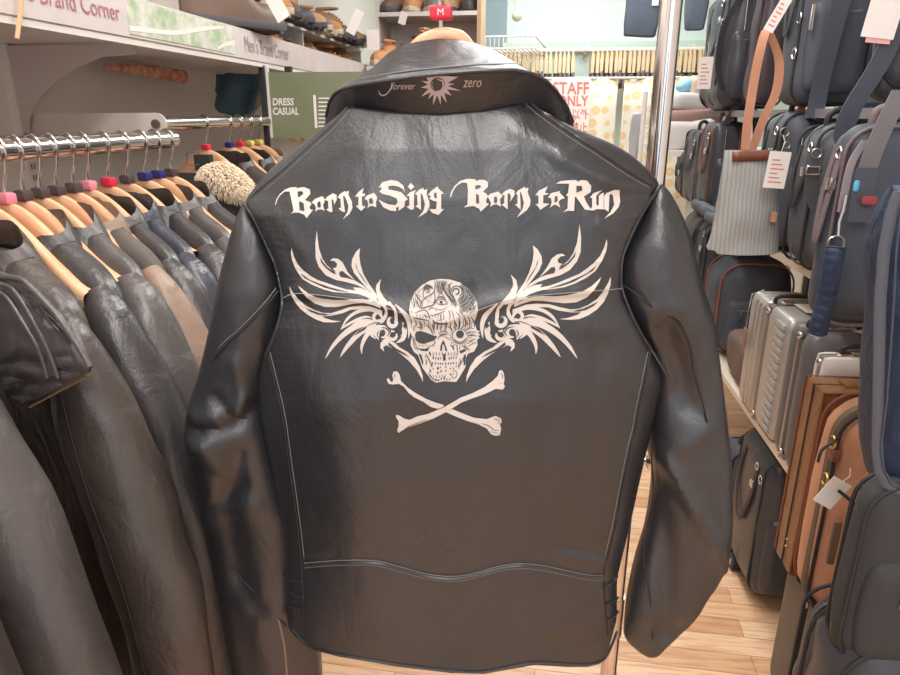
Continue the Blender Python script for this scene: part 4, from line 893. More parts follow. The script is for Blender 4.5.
for i, (y, m_) in enumerate([(1.80, LDBR), (1.93, LBLK), (2.04, LTAN)]):
    o = rack_jacket('hanging_coat', m_, ['dark brown coat behind the fur collared one on the rear rail', 'black coat in the middle of the rear rail', 'tan coat at the far end of the rear rail'][i], 'coat', seed=20+i); o['group'] = 'coats on the rear rail'; o.location = (-.86, y, 1.48); o.rotation_euler = (0, 0, ROT)
for i in range(4):
    o = rack_jacket('hanging_coat', (LGRY, LDBR, LBLK, LTAN, LBLU)[i], 'coat packed on the far rail behind the skull jacket', 'coat', seed=30+i, th=1.2) if i == 0 else dup(far0, (0, 0, 0), 0)
    if i == 0: far0 = o
    o['group'] = 'coats on the far rail'; o.location = (-.80, 2.36+i*.27, 1.43); o.rotation_euler = (0, 0, math.radians(-10))
# folding clip hanger between the rails
ch = thing('clip_hanger', 'small black trouser clip hanger with a wire loop between the two rails', 'hanger', atX(200, 150, -.88))
q = [atY(187, 153, 1.6), atY(187, 165, 1.6), atY(199, 165, 1.6), atY(199, 153, 1.6)]
MB().tube(q, .0015, 6, closed=True).build('wire_loop', STEEL, ch)
MB().rbox(atY(199, 170, 1.62), atY(209, 155, 1.60)+V((0, 0, 0)), r=.003, n=4).build('clip', RUBBER, ch)

# ================================================================== SHOES
def shoe_proto(name, up_m, sole_m, label, L_=.28, hi=.10, boot=False, lace=None, group='shoes on the wall shelf'):
    t_ = thing(name, label, 'boot' if boot else 'shoe', (0, 0, 0), group)
    W_ = .098; shaft = .15 if boot else hi
    # x along length, toe at +x
    so_ = MB(); 
    def wid(u): return W_/2*(.72+.28*math.sin(math.pi*min(1, u*1.1))+.12*math.exp(-((u-.72)/.16)**2))*min(1, (1-((u*2-1)**2)**3)**.5+.02)
    def sf(u, v):
        a = 2*math.pi*v; c, s__ = math.cos(a), math.sin(a); q = lambda w: math.copysign(abs(w)**.4, w)
        zc = .012+.012*max(0, u-.7)**1.2*2; return V(((u-.5)*L_, wid(u)*1.06*q(c), zc+.012*q(s__)))
    so_.grid(sf, 26, 12, cv=True); so_.build('sole', sole_m, t_)
    tr = MB()
    for i in range(9): x = -.11+i*.027; tr.box((x, -W_*.40, -.002), (x+.012, W_*.40, .006))
    tr.build('tread', sole_m, t_, smooth=False)
    um = MB()
    def hgt(u): return .055+(shaft-.055)*max(0, 1-(u/.62)**2.2)**.7 if u < .62 else .055*max(0, 1-((u-.62)/.4)**2.6)**.5
    def uf(u, v):
        a = math.pi*v; w = wid(u)*.98; h = hgt(u); c, s__ = math.cos(a), math.sin(a)
        e = .75 if u > .5 else .5; tp = 1-(.38*max(0, (.62-u)/.62)*(abs(s__)**1.5))
        return V(((u-.5)*L_*.97-(.0), w*math.copysign(abs(c)**.8, c)*tp, .018+h*abs(s__)**e))
    um.grid(uf, 26, 18); um.build('upper', up_m, t_)
    tc = MB(); tc.tube([V((-.125+.06*(1-math.cos(a)), .026*math.sin(a), .022+shaft+(.003))) for a in [i*math.pi/8 for i in range(16)]], .006, 8, closed=True); tc.build('top_line', up_m, t_)
    lm = MB(); k = 5 if not boot else 7
    for i in range(k):
        u = .30+.34*i/k; x = (u-.5)*L_; z = .018+hgt(u)+.002; w = .02
        lm.tube([V((x, -w, z-.008)), V((x+.006, 0, z+.003)), V((x, w, z-.008))], .0022, 6); lm.tube([V((x+.012, -w, z-.010)), V((x, 0, z+.001)), V((x-.006, w, z-.006))], .0018, 6)
    lm.tube([V((-.045, 0, .018+hgt(.36)+.005)), V((-.03, .02, .018+hgt(.4)+.01)), V((-.01, .03, .05)), V((0, .035, .03))], .0018, 6)
    lm.build('laces', lace or up_m, t_)
    return t_
SBR = mat('brown_shoe_leather', (120, 96, 84), .5, var=.2); SOR = mat('orange_suede', (214, 150, 100), .8, var=.2); SBK = mat('black_shoe_leather', (84, 82, 86), .4); SGY = mat('grey_shoe', (130, 122, 118), .6); STN = mat('tan_shoe', (190, 150, 112), .6)
SOL = mat('dark_sole', (84, 80, 84), .7); SOW = mat('cream_sole', (206, 190, 170), .7); RL = mat('red_lace', (214, 70, 60), .7)
boot = shoe_proto('ankle_boot', SBR, SOL, 'big brown lace-up boot with chunky dark sole overhanging the shelf edge', .31, boot=True, lace=SBR)
boot.location = (-.90, 2.07, ST_+.006); boot.rotation_euler = (0, 0, math.radians(62)); boot.scale = (1.2, 1.2, 1.15)
sb = thing('shoe_box', 'flat cardboard shoe box under the big brown boot on the shelf', 'box', (-1.0, 2.07, SB+.032))
MB().box((-1.12, 1.88, SB+.032), (-.862, 2.27, ST_-.012)).build('box_base', mat('cardboard', (190, 160, 130), .8), sb, smooth=False); MB().box((-1.125, 1.875, ST_-.020), (-.858, 2.275, ST_+.003)).build('lid', mat('cardboard_lid', (200, 190, 180), .7), sb, smooth=False)
protos = {'or': shoe_proto('suede_shoe', SOR, SOW, 'x'), 'bk': shoe_proto('dress_shoe', SBK, SOL, 'x', hi=.075), 'gy': shoe_proto('sneaker', SGY, SOW, 'x', hi=.08), 'tb': shoe_proto('work_boot', STN, SOL, 'x', boot=True), 'br': shoe_proto('leather_shoe', SBR, SOL, 'x', hi=.08)}
used = set()
def shoe(k, loc, rot, label, sc=1):
    if k not in used: used.add(k); o = protos[k]; o.location = loc; o.rotation_euler = (0, 0, rot)
    else: o = dup(protos[k], loc, rot)
    o['label'] = label; o.scale = (sc,)*3; return o
sz = SB+.033
SHO = [('or', 1.60, 'orange suede shoe at the near end of the shelf, beside the big brown boot'), ('gy', 1.72, 'grey shoe squeezed between the orange suede shoe and the big brown boot'), ('gy', 2.36, 'grey sneaker with layered pale sole just past the big brown boot'),
       ('bk', 2.47, 'black dress shoe, first past the layered grey sneaker'), ('bk', 2.58, 'second black dress shoe past the grey sneaker'), ('or', 2.69, 'orange suede shoe behind the black dress shoes'), ('br', 2.75, 'brown shoe behind the orange suede one, mid shelf'),
       ('gy', 2.9, 'grey sneaker in the far half of the shelf'), ('bk', 3.03, 'black shoe in the far half of the shelf'), ('tb', 3.17, 'tan work boot in the far half of the shelf'), ('bk', 3.32, 'black shoe just past the tan work boot'), ('or', 3.46, 'orange shoe near the far end of the shelf'), ('br', 3.6, 'brown shoe near the far end of the shelf'), ('tb', 3.76, 'tan work boot at the far end of the shelf')]
for i, (k, y, l) in enumerate(SHO): shoe(k, (-1.045+.015*(i % 3), y, sz), math.radians((-8, -14, 4, -4)[i % 4]), l, 1.1)
ORD = ('first', 'second', 'third', 'fourth', 'fifth', 'sixth', 'seventh', 'eighth', 'ninth', 'tenth', 'eleventh', 'twelfth', 'thirteenth', 'last')
KN = {'or': 'orange suede shoe', 'bk': 'black dress shoe', 'gy': 'grey sneaker', 'tb': 'tan work boot', 'br': 'brown leather shoe'}
# second tier stand on the shelf with more shoes
t2 = thing('shoe_riser', 'narrow upper shoe riser standing at the back of the shoe shelf', 'riser', (-1.1, 2.6, sz))
MB().box((WX+.02, 2.0, SB+.19), (-1.0, 4.0, SB+.2)).build('board', WHITE, t2, smooth=False)
for y in (2.02, 2.99, 3.97): MB().box((WX+.03, y, SB+.03), (-1.01, y+.01, SB+.19)).build('support', WHITE, t2, smooth=False)
for i in range(14):
    k = ('br', 'tb', 'or', 'bk', 'gy')[(i*3) % 5]
    shoe(k, (-1.06, 2.08+i*.138, SB+.203), math.radians((-5, 8, -12)[i % 3]), '%s on the upper riser, %s from its near end' % (KN[k], ORD[i]), 1).__setitem__('group', 'shoes on the upper riser')
# end unit at the far end of the aisle
eu = thing('end_shelf_unit', 'pale end-of-aisle shoe unit with brown side panel behind the jacket collar', 'shelf unit', (-.55, 3.9, 0))
for z in (1.30, 1.70, 1.97): MB().box((-.83, 3.36 if z > 1.5 and z < 1.8 else 3.65, z), (-.33, 3.95, z+.02)).build('board', WHITE, eu, smooth=False)
MB().box((-.33, 3.65, 0), (-.31, 3.95, 2.5)).build('side_panel', mat('brown_panel', (196, 164, 130), .6), eu, smooth=False)
MB().box((-.845, 3.65, 0), (-.83, 3.95, 2.5)).build('side_panel', WHITE, eu, smooth=False)
MB().box((-.83, 3.94, 0), (-.33, 3.95, 2.5)).build('back_panel', WHITE, eu, smooth=False)
for zz, yy, ks, bn_, sc2 in ((1.722, 3.80, ('gy', 'tb', 'or', 'bk', 'or'), 'middle board back row', 1.0), (1.722, 3.52, ('or', 'br', 'tb', 'or', 'bk'), 'middle board front row', 1.0), (1.992, 3.80, ('br', 'or', 'gy', 'tb', 'bk'), 'top board', 1.0)):
    for i, k in enumerate(ks):
        shoe(k, (-.775+i*.1, yy, zz), math.radians(-90+(i % 3)*9-9), '%s, %s from left, %s of the end unit' % (KN[k], ORD[i], bn_), sc2).__setitem__('group', 'shoes on the end unit')
# grey felt pot like boot shaft & white price cards
gp = MB(); gc = atY(382, 48, 3.1); gp.grid(lambda u, v: V((gc.x+.058*math.cos(2*math.pi*u), 3.05+.058*math.sin(2*math.pi*u), sz+.24*v)), 20, 4, cu=True); 
gp.grid(lambda u, v: V((gc.x+.052*math.cos(2*math.pi*u), 3.05+.052*math.sin(2*math.pi*u), sz+.24-.2*v)), 20, 4, cu=True)
for (px, py, w, h, Y, rz) in ((355, 22, 9, 22, 2.5, .5), (277, 6, 14, 26, 1.9, -.5), (373, 40, 12, 18, 2.7, 0), (403, 18, 7, 11, 3.2, .3)):
    c = atY(px, py, Y); W2 = w/F*Y/2; H2 = h/F*Y/2
    m_ = MB().box((-W2, -.0006, -H2), (W2, .0006, H2), Matrix.Translation(c) @ Matrix.Rotation(rz, 4, 'Y')); tag(m_.build('price_card', CARD, smooth=False), {355: 'slim white price card leaning among the shoes mid shelf', 277: 'large tilted white price card inside the big brown boot', 373: 'upright white price card just left of the jacket collar', 403: 'small white price card among the farthest shoes'}[px], 'price card', 'price cards on the shoes')
# hanging paper tie at top left
tg = MB().tube([atX(21, -12, -.84), atX(21, 8, -.84), atX(19, 24, -.84), atX(17, 39, -.84)], .0035, 8); tag(tg.build('orange_ribbon', mat('orange_ribbon', (232, 170, 130), .7)), 'short orange ribbon end dangling over the shelf strip at top left', 'ribbon')

# ================================================================== BACK
# mirror/window patch
struct(MB().box(atY(478, 46, 5.29)+V((0, 0, 0)), atY(509, -60, 5.295)), 'window_1', mat('grey_glass', (150, 170, 178), .15))
wr = thing('wire_shelf', 'white wire shelf on the back wall just right of the jacket collar', 'wire shelf', atY(488, 50, 4.9))
wa = atY(468, 37, 4.6); wb = atY(490, 37, 4.6); wcz = wa.z
w = MB()
for i in range(16):
    x = wa.x+(.42)*i/15; w.tube([(x, 4.6, wcz), (x, 4.6, wcz-.07), (x+.1, 5.25, wcz-.09)], .004, 5)
w.tube([(wa.x, 4.6, wcz), (wa.x+.42, 4.6, wcz)], .006, 6); w.tube([(wa.x, 4.6, wcz-.07), (wa.x+.42, 4.6, wcz-.07)], .006, 6); w.tube([(wa.x+.42, 4.6, wcz), (wa.x+.5, 5.25, wcz-.02)], .006, 6); w.tube([(wa.x, 5.25, wcz-.09), (wa.x+.55, 5.25, wcz-.09)], .006, 6)
w.build('wire_grid', WHITE, wr)
# sensor lamp
sl_ = thing('ceiling_sensor', 'small round white sensor hanging on a short stem at top centre', 'sensor', atY(517, 20, 4.8))
MB().cyl(atY(517, 12, 4.8), V((atY(517, 12, 4.8).x, 4.8, CZ-.001)), .012, 10).build('stem', WHITE, sl_); MB().sph(atY(517, 16, 4.8), .034, 14).build('globe', mat('sensor_plastic', (206, 206, 180), .4), sl_)
# high trim and rail of clothes
struct(MB().box((-.28, 5.24, 1.93), (RX, BY, 1.99)), 'trim_1', mat('mint_trim', (206, 226, 214), .7))
br_ = thing('back_rail', 'white clothes rail across the back wall full of pale wooden hangers', 'clothes rail', (.5, 5.0, 1.85))
bz = atY(600, 50, 5.0).z
MB().cyl((-.4, 5.0, bz), (1.7, 5.0, bz), .014, 12).build('rail', WHITE, br_)
for x in (-.38, .30, 1.0, 1.68): MB().box((x-.01, 5.0, bz-.01), (x+.01, BY, bz+.03)).build('bracket', WHITE, br_, smooth=False)
PWOOD = mat('pale_wood', (236, 208, 170), .5); GCL = mat('dark_clothes', (120, 104, 104), .9)
hb = thing('small_hanger', 'pale wooden hanger end-on on the back rail', 'hanger', (0, 0, 0), 'hangers on the back rail')
MB().extr([(-.004,.01),(-.012,-.05),(-.010,-.13),(.010,-.13),(.012,-.05),(.004,.01)], lambda x, z, s_: V((x, -.06 if s_ else .14, z-(.0)))).build('body', PWOOD, hb, smooth=False)
MB().tube([(0, .0, .016), (0, .018, .01), (0, .016, -.01)], .003, 5).build('hook', STEEL, hb)
gb = thing('hung_garment', 'dark garment folded over a hanger on the back rail', 'garment', (0, 0, 0), 'garments on the back rail')
MB().rbox((-.013, -.07, -.22), (.013, .15, -.125), r=.01, n=4, wob=.012).build('cloth', GCL, gb)
first = True
for x in [-.33+i*.03 for i in range(19)]+[.34+i*.03 for i in range(33)]:
    p = (x+random.uniform(-.005, .005), 5.0, bz-.018)
    if first: hb.location = p; gb.location = (p[0], p[1], p[2]-.0); first = False
    else: dup(hb, p); g = dup(gb, (p[0], p[1], p[2]+random.uniform(-.02, .02)))
# noren curtains
def flower_mat():
    m = bpy.data.materials.new('flower_curtain'); m.use_nodes = True; nt = m.node_tree; b = nt.nodes['Principled BSDF']; L = nt.links
    tc = nt.nodes.new('ShaderNodeTexCoord'); mp = nt.nodes.new('ShaderNodeMapping'); mp.inputs['Scale'].default_value = (13, .01, 13); L.new(tc.outputs['Object'], mp.inputs[0])
    vo = nt.nodes.new('ShaderNodeTexVoronoi'); vo.inputs['Randomness'].default_value = .35; vo.inputs['Scale'].default_value = 1; L.new(mp.outputs[0], vo.inputs['Vector'])
    cr = nt.nodes.new('ShaderNodeValToRGB'); cr.color_ramp.interpolation = 'CONSTANT'; e = cr.color_ramp.elements
    e[0].position = 0; e[0].color = srgb((246, 212, 156)); e[1].position = .36; e[1].color = srgb((248, 240, 224))
    x = e.new(.06); x.color = srgb((250, 226, 180)); x = e.new(.11); x.color = srgb((244, 216, 166))
    L.new(vo.outputs['Distance'], cr.inputs[0]); L.new(cr.outputs[0], b.inputs['Base Color']); b.inputs['Roughness'].default_value = .9
    return m
FLW = flower_mat()
def curtain(x0, x1, z0, z1, label, m=FLW, Y=4.6):
    c = MB(); c.grid(lambda u, v: V((x0+(x1-x0)*u, Y+.012*math.sin(u*14), z0+(z1-z0)*v)), 40, 6); o = c.build('curtain', m); s_ = o.modifiers.new('s', 'SOLIDIFY'); s_.thickness = .003; return tag(o, label, 'curtain', 'cream flowered curtains')
cz = atY(620, 78, 4.6).z
c1 = curtain(atY(545, 90, 4.6).x, atY(618, 90, 4.6).x, .6, cz, 'cream curtain with yellow flowers and red STAFF ONLY lettering')
c2 = curtain(atY(624, 90, 4.6).x, atY(700, 90, 4.6).x, .6, cz, 'plain flowered cream curtain right of the STAFF ONLY one, behind the pole')
cr_ = MB().cyl((-.2, 4.6, cz), (1.2, 4.6, cz), .008, 10); tag(cr_.build('curtain_rod', WHITE), 'thin white rod carrying the cream flowered curtains', 'rod')
sgn = thing('staff_sign', 'cream cloth notice with red STAFF ONLY and Japanese lettering on the curtain', 'sign', atY(575, 150, 4.57))
CRM = mat('cream_cloth', (248, 240, 232), .9); RDT = mat('red_ink', (232, 120, 120), .8)
a = atY(548, 160, 4.57); b2 = atY(591.5, 79, 4.57); MB().box((a.x, 4.568, a.z), (b2.x, 4.571, b2.z)).build('cloth', CRM, sgn, smooth=False)
f_ = lambda x, y: atY(x, y, 4.565)
for tx_, a_, b_, c_, d_ in (('STAFF', 553, 589, 94.5, 82), ('ONLY', 558, 588.5, 106, 95.5), ('関係者以外', 547, 588.5, 119.5, 108.5), ('立入禁止', 553, 587.5, 132.5, 122)):
    t = MB(); add_text(t, tx_, f_, a_, b_, c_, d_, bold=.012); t.build('lettering', RDT, sgn, fix=False)
# dark T shirt hanging high + second
for (x0, x1, y1, l) in ((623.5, 658, 36, 'dark grey garment hanging high up, left of the chrome pole'), (684, 706, 30, 'dark grey garment hanging high up, right of the chrome pole')):
    Y = 3.6; p = atY(x0, y1, Y); q = atY(x1, y1, Y); m_ = MB().rbox((p.x, Y, p.z), (q.x, Y+.06, 2.42), r=.02, n=8, wob=.008, seed=x0); o = thing('hung_shirt', l, 'garment', (p.x, Y, p.z), 'garments hanging from the high hooks'); m_.build('cloth', mat('slate_cloth', (92, 100, 112), .9), o)
    MB().tube([((p.x+q.x)/2, Y+.03, 2.40), ((p.x+q.x)/2, Y+.03, CZ-.001)], .004, 6).build('cord', STEEL, o)
    MB().box((p.x+.12, Y-.004, p.z+.13), (p.x+.15, Y-.002, p.z+.2)).build('tag', CARD, o, smooth=False)
# white garment rack and pale clothes at back right
wk = thing('white_rack', 'small white wire rack standing behind the chrome pole', 'rack', (.9, 3.6, 0))
for px in (640.5, 648): p = atY(px, 150, 3.6); MB().cyl((p.x, 3.6, 0), (p.x, 3.6, atY(px, 92 if px < 645 else 100, 3.6).z), .012 if px < 645 else .006, 10).build('post', WHITE, wk)
w = MB(); p = atY(640.5, 150, 3.6); q = atY(648, 150, 3.6)
for i in range(24): z = .6+i*.04; w.tube([(p.x, 3.6, z), (q.x, 3.6, z)], .004, 6)
w.build('rungs', WHITE, wk)
gr = MB().rbox(atY(627, 190, 3.9), atY(640, 112, 4.0), r=.04, n=8, wob=.02); tag(gr.build('grey_garment', mat('grey_cloth', (176, 172, 180), .9)), 'pale grey garment hanging behind the white wire rack', 'garment')
PILE = [((706,150),(662,120),(206,196,190)),((712,128),(668,108),(150,120,110)),((700,112),(672,96),(196,190,186)),((712,105),(690,78),(196,176,156)),((704,90),(684,80),(150,200,226)),((708,138),(684,124),(226,210,200))]
for i, (a, b_, c) in enumerate(PILE):
    Y = 3.55+i*.03; p = atY(b_[0], a[1], Y); q = atY(a[0], b_[1], Y+.25)
    m_ = MB().rbox((p.x, Y, p.z), (max(q.x, p.x+.05), Y+.25, max(q.z, p.z+.05)), r=.03, n=8, wob=.02, seed=i)
    tag(m_.build('folded_garment', mat('pile_cloth_%d' % i, c, .9)), ['cream folded garment low in the pile behind the chrome pole', 'brown folded garment in the pile behind the pole', 'light grey folded garment in the pile behind the pole', 'beige folded garment near the top of the pile', 'light blue folded piece in the pile right of the pole', 'pale pink folded garment against the black bags'][i], 'garment', 'folded garments behind the pole')
tb = thing('display_table', 'low white display table behind the chrome pole under folded garments', 'table', (1.05, 3.7, 0))
p = atY(660, 150, 3.5); MB().box((p.x, 3.5, p.z-.03), (1.45, 3.95, p.z-.002)).build('top', WHITE, tb, smooth=False)
for x in (p.x+.02, 1.42): 
    for y in (3.52, 3.93): MB().box((x-.015, y-.015, 0), (x+.015, y+.015, p.z-.03)).build('leg', WHITE, tb, smooth=False)

# ================================================================== RIGHT: bag shelves
XS = .70
shm = mat('shelf_laminate', (222, 206, 190), .5)
bs = thing('bag_shelving', 'tall pale shelving along the right wall loaded with bags and cases', 'shelving', (1.1, 2.2, 0))
zA, zB, zC = .585, 1.105, 1.515
for z, e, y0 in ((zA, .012, 1.632), (zB, .03, 1.22)): MB().box((XS+e, y0, z-.02), (1.35, 3.46, z)).build('board', shm, bs, smooth=False)
MB().box((XS+.05, 1.25, zC-.024), (1.35, 3.3, zC)).build('board', mat('grey_board', (120, 116, 122), .5), bs, smooth=False)
for y in (1.26, 3.44): MB().box((1.33, y, 0), (1.36, y+.02, 2.3)).build('post', WHITE, bs, smooth=False)
MB().box((1.352, 1.25, 0), (1.36, 3.46, 2.3)).build('back_panel', mat('shade_toned_panel', (62, 62, 68), .7), bs, smooth=False)  # dark colour carries the shade in the gaps between the packed bags

def projx(X, Y, Z):
    v = V((X, Y, Z))-EYE; return 450+F*v.dot(RT)/v.dot(FWD)
def dims(far, near, right, top, bot, X=XS, z0=None, z1=None):
    """edges given in the photograph at the end of the thing that is in the frame"""
    yr = top if top > 0 else bot
    a = atX(near, yr, X); Yn = a.y; zr = a.z
    lo_, hi_ = Yn, Yn+2.5
    for _ in range(40):
        m = (lo_+hi_)/2
        if projx(X, m, zr) > far: lo_ = m
        else: hi_ = m
    Yf = lo_; zt = atX(near, top, X).z if z1 is None else z1
    if z0 is None:
        l2, h2 = 0, 2.5                            # lowest point of the near edge on its own vertical
        d = ray(near, bot); zb = EYE.z+d.z*(Yn/d.y)
    else: zb = z0
    xr = atY(right, yr, Yn).x
    return V((X, Yn, zb)), V((max(xr, X+.08), max(Yf, Yn+.04), zt))
def bag(name, label, cat, lo, hi, m, r=.03, trim=None, pocket=True, wob=.004, handle=True, zipm=None, seed=1, bulge=.012, group='bags on the right shelving', n=12, sidezip=True):
    lo, hi = V(lo), V(hi); t_ = thing(name, label, cat, V(((lo.x+hi.x)/2, (lo.y+hi.y)/2, lo.z)), group)
    trim = trim or RUBBER; zipm = zipm or STEEL; h = hi-lo; th = h.y
    MB().rbox(lo, hi, r=r, n=n, bulge=bulge, wob=wob, seed=seed).build('shell', m, t_)
    def loop(y, g=0, rr=.004, mm=None, nm='piping'):
        R = min(r*1.6, h.x*.3); P = []
        for (cx, cz, a0) in ((hi.x-R, hi.z-R, 0), (lo.x+R, hi.z-R, 90), (lo.x+R, lo.z+R, 180), (hi.x-R, lo.z+R, 270)):
            for k in range(6): a = math.radians(a0+18*k); P.append(V((cx+(R+g)*math.cos(a), y, cz+(R+g)*math.sin(a))))
        MB().tube(P, rr, 8, closed=True).build(nm, mm or trim, t_)
    loop(lo.y+th*.12, .002); loop(hi.y-th*.12, .002)
    if sidezip: loop(lo.y+th*.5, .004, .003, mat('zip_tape', (96, 96, 102), .5), 'zip')
    if pocket:
        px0 = lo.x+h.x*.10; px1 = hi.x-h.x*.10; pz1 = lo.z+h.z*.62
        MB().rbox((px0, lo.y-.022, lo.z+h.z*.07), (px1, lo.y+.03, pz1), r=.02, n=10, bulge=.006, wob=wob*.6, seed=seed+3).build('pocket', m, t_)
        MB().tube([(px0+.03, lo.y-.020, pz1-.03), (px1-.03, lo.y-.024, pz1-.03)], .0028, 6).build('pocket_zip', zipm, t_)
        MB().box((px0+.04, lo.y-.03, pz1-.07), (px0+.048, lo.y-.024, pz1-.03)).build('zip_pull', zipm, t_, smooth=False)
    if handle:
        cx = (lo.x+hi.x)/2; w = h.x*.22; cy = (lo.y+hi.y)/2
        MB().tube(crom([V((cx-w, cy, hi.z-.004)), V((cx-w*.9, cy, hi.z+.03)), V((cx, cy, hi.z+.042)), V((cx+w*.9, cy, hi.z+.03)), V((cx+w, cy, hi.z-.004))], 5), .008, 10).build('handle', trim, t_)
    if pocket and r < .06 and name != 'trolley_case':
        z1 = hi.z-.045; z2 = lo.z+h.z*.42; y1 = lo.y+th*.3; y2 = lo.y+th*.72
        MB().ribbon(crom([V((lo.x-.004, y1, z1)), V((lo.x-.016, y1-.004, (z1+z2)/2)), V((lo.x-.020, (y1+y2)/2, z2)), V((lo.x-.014, y2+.004, (z1+z2)/2)), V((lo.x-.004, y2, z1))], 6), .020, .003, (0, 1, 0)).build('side_strap', trim, t_)
        ring(t_, (lo.x-.008, y1, z1-.002), .011, ax='X'); MB().rbox((lo.x-.020, y1-.013, z1-.075), (lo.x-.008, y1+.013, z1-.05), r=.003, n=3).build('strap_buckle', STEEL, t_)
        for q in (.30, .70): MB().tube([V((lo.x+h.x*q, lo.y-.004-bulge*.7, hi.z-r)), V((lo.x+h.x*q, lo.y-.004-bulge, lo.z+h.z*.63))], .0022, 6).build('panel_seam', zipm if q < .5 else trim, t_)
    t_['lo'] = list(lo); t_['hi'] = list(hi)
    return t_
def strap(t_, pts, w, m, side=(1, 0, 0), th=.003, nm='strap', k=6): return MB().ribbon(crom([V(p) for p in pts], k), w, th, side).build(nm, m, t_, smooth=True)
def ring(t_, c, r, m=STEEL, ax='Y', sq=False, rr=.002):
    c = V(c); P = []
    for k in range(16):
        a = k*math.pi/8; u_, v_ = r*math.cos(a), r*math.sin(a)
        if sq: u_ = max(-r*.8, min(r*.8, u_*1.3)); v_ = max(-r*.5, min(r*.5, v_))
        P.append(c+(V((u_, 0, v_)) if ax == 'Y' else V((0, u_, v_))))
    return MB().tube(P, rr, 6, closed=True).build('metal_ring', m, t_)
def pricetag(px, py, w, h, Y, label, tilt=0, m=CARD, ink_=True, string=None):
    c = atY(px, py, Y); W2 = w/F*Y/2; H2 = h/F*Y/2; Mx = Matrix.Translation(c) @ Matrix.Rotation(tilt, 4, 'Y')
    t_ = thing('price_tag', label, 'price tag', c-V((0, 0, H2)), 'price tags on the bags')
    MB().box((-W2, -.0007, -H2), (W2, .0007, H2), Mx).build('card', m, t_, smooth=False)
    MB().tube([Mx @ V((0, 0, H2*.9)), Mx @ V((W2*.2, 0, H2*1.5)), Mx @ V((0, .01, H2*1.9))], .0008, 5).build('string', CARD, t_)
    if ink_:
        i = MB()
        for a in range(6): i.box((-W2*.65, -.0012, H2*(.5-a*.24)), (W2*(.1+.5*((a*7) % 3)/2), -.0007, H2*(.5-a*.24)+H2*.07), Mx)
        i.build('printing', mat('tag_red_ink', (216, 130, 120), .7), t_, smooth=False)
    return t_
G1 = 'bags hanging above the top board'; G2 = 'bags on the middle board'; G3 = 'cases on the lower board'; G4 = 'luggage on the floor'
# --- top row (rest on the top board)
lo, hi = dims(697, 720, 762, -30, 112, X=XS, z0=zC+.016, z1=1.96)
b1 = bag('shoulder_bag', 'slim black leather shoulder bag at the far left of the top row', 'bag', lo, hi, BDRK, r=.04, wob=.012, seed=3, group=G1, bulge=.02)
strap(b1, [(lo.x+.05, lo.y-.01, hi.z), (lo.x-.02, lo.y-.02, lo.z+.3), (lo.x-.03, lo.y-.01, lo.z+.16), (lo.x+.0, lo.y, lo.z+.06)], .022, RUBBER); strap(b1, [(lo.x-.012, lo.y+.1, hi.z-.1), (lo.x-.03, lo.y+.06, lo.z+.2), (lo.x-.012, lo.y+.1, lo.z+.08)], .03, BDRK, (0, 1, 0))
ring(b1, (lo.x-.02, lo.y, lo.z+.3), .014); ring(b1, (lo.x-.02, lo.y+.06, lo.z+.22), .012)
pricetag(705, 73, 12, 27, lo.y-.03, 'white price tag on the slim black bag at the left of the top row')
lo, hi = dims(742, 752, 782, -30, 98, X=XS+.03, z0=zC+.016, z1=1.93)
bag('shoulder_bag', 'dark maroon-black bag behind the tan strap in the top row', 'bag', lo, hi, mat('maroon_black_leather', (70, 58, 66), .45), r=.03, seed=5, pocket=False, group=G1, wob=.01)
lo, hi = dims(775, 792, 862, -30, 98, X=XS, z0=zC+.016, z1=1.95)
b3 = bag('messenger_bag', 'large black messenger bag with a short zip pull, centre of the top row', 'bag', lo, hi, BNYL, r=.03, seed=7, group=G1, wob=.005)
for z in (.30, .22, .13): ring(b3, (lo.x-.006, lo.y+.02, lo.z+z), .014, ax='X')
strap(b3, [(hi.x-.09, lo.y-.045, hi.z), (hi.x-.12, lo.y-.05, lo.z+.2), (hi.x-.13, lo.y-.04, lo.z+.02), (hi.x-.12, lo.y-.05, lo.z-.04), (hi.x-.02, lo.y-.06, lo.z-.05), (hi.x+.0, lo.y-.08, lo.z+.0)], .045, BNYL2)
zc_ = atY(813, 12, lo.y-.03); MB().rbox(zc_+V((-.006, -.004, -.045)), zc_+V((.006, .004, .02)), r=.003, n=3).build('zip_pull', STEEL, b3)
lo, hi = dims(863, 874, 960, -30, 92, X=XS-.01, z0=zC+.016, z1=1.9)
b4 = bag('shoulder_bag', 'black bag with a big white tag at the top right corner', 'bag', lo, hi, BDRK, r=.03, seed=9, group=G1, wob=.008)
strap(b4, [(lo.x+.02, lo.y-.03, lo.z+.2), (lo.x-.01, lo.y-.035, lo.z+.08), (lo.x-.05, lo.y-.03, lo.z-.02), (lo.x-.055, lo.y-.03, lo.z-.08), (lo.x-.03, lo.y-.035, lo.z-.1)], .04, BNYL2)
pricetag(884, 14, 27, 38, lo.y-.05, 'large white tag on the top right corner bag', .12, ink_=False); pricetag(879, 37, 20, 10, lo.y-.048, 'pink sticker tag beneath the large white tag', .1, m=mat('pink_card', (236, 176, 178), .7), ink_=False)
pricetag(778, 14, 9, 30, 1.72, 'long slanted white tag above the tan leather strap', .45)
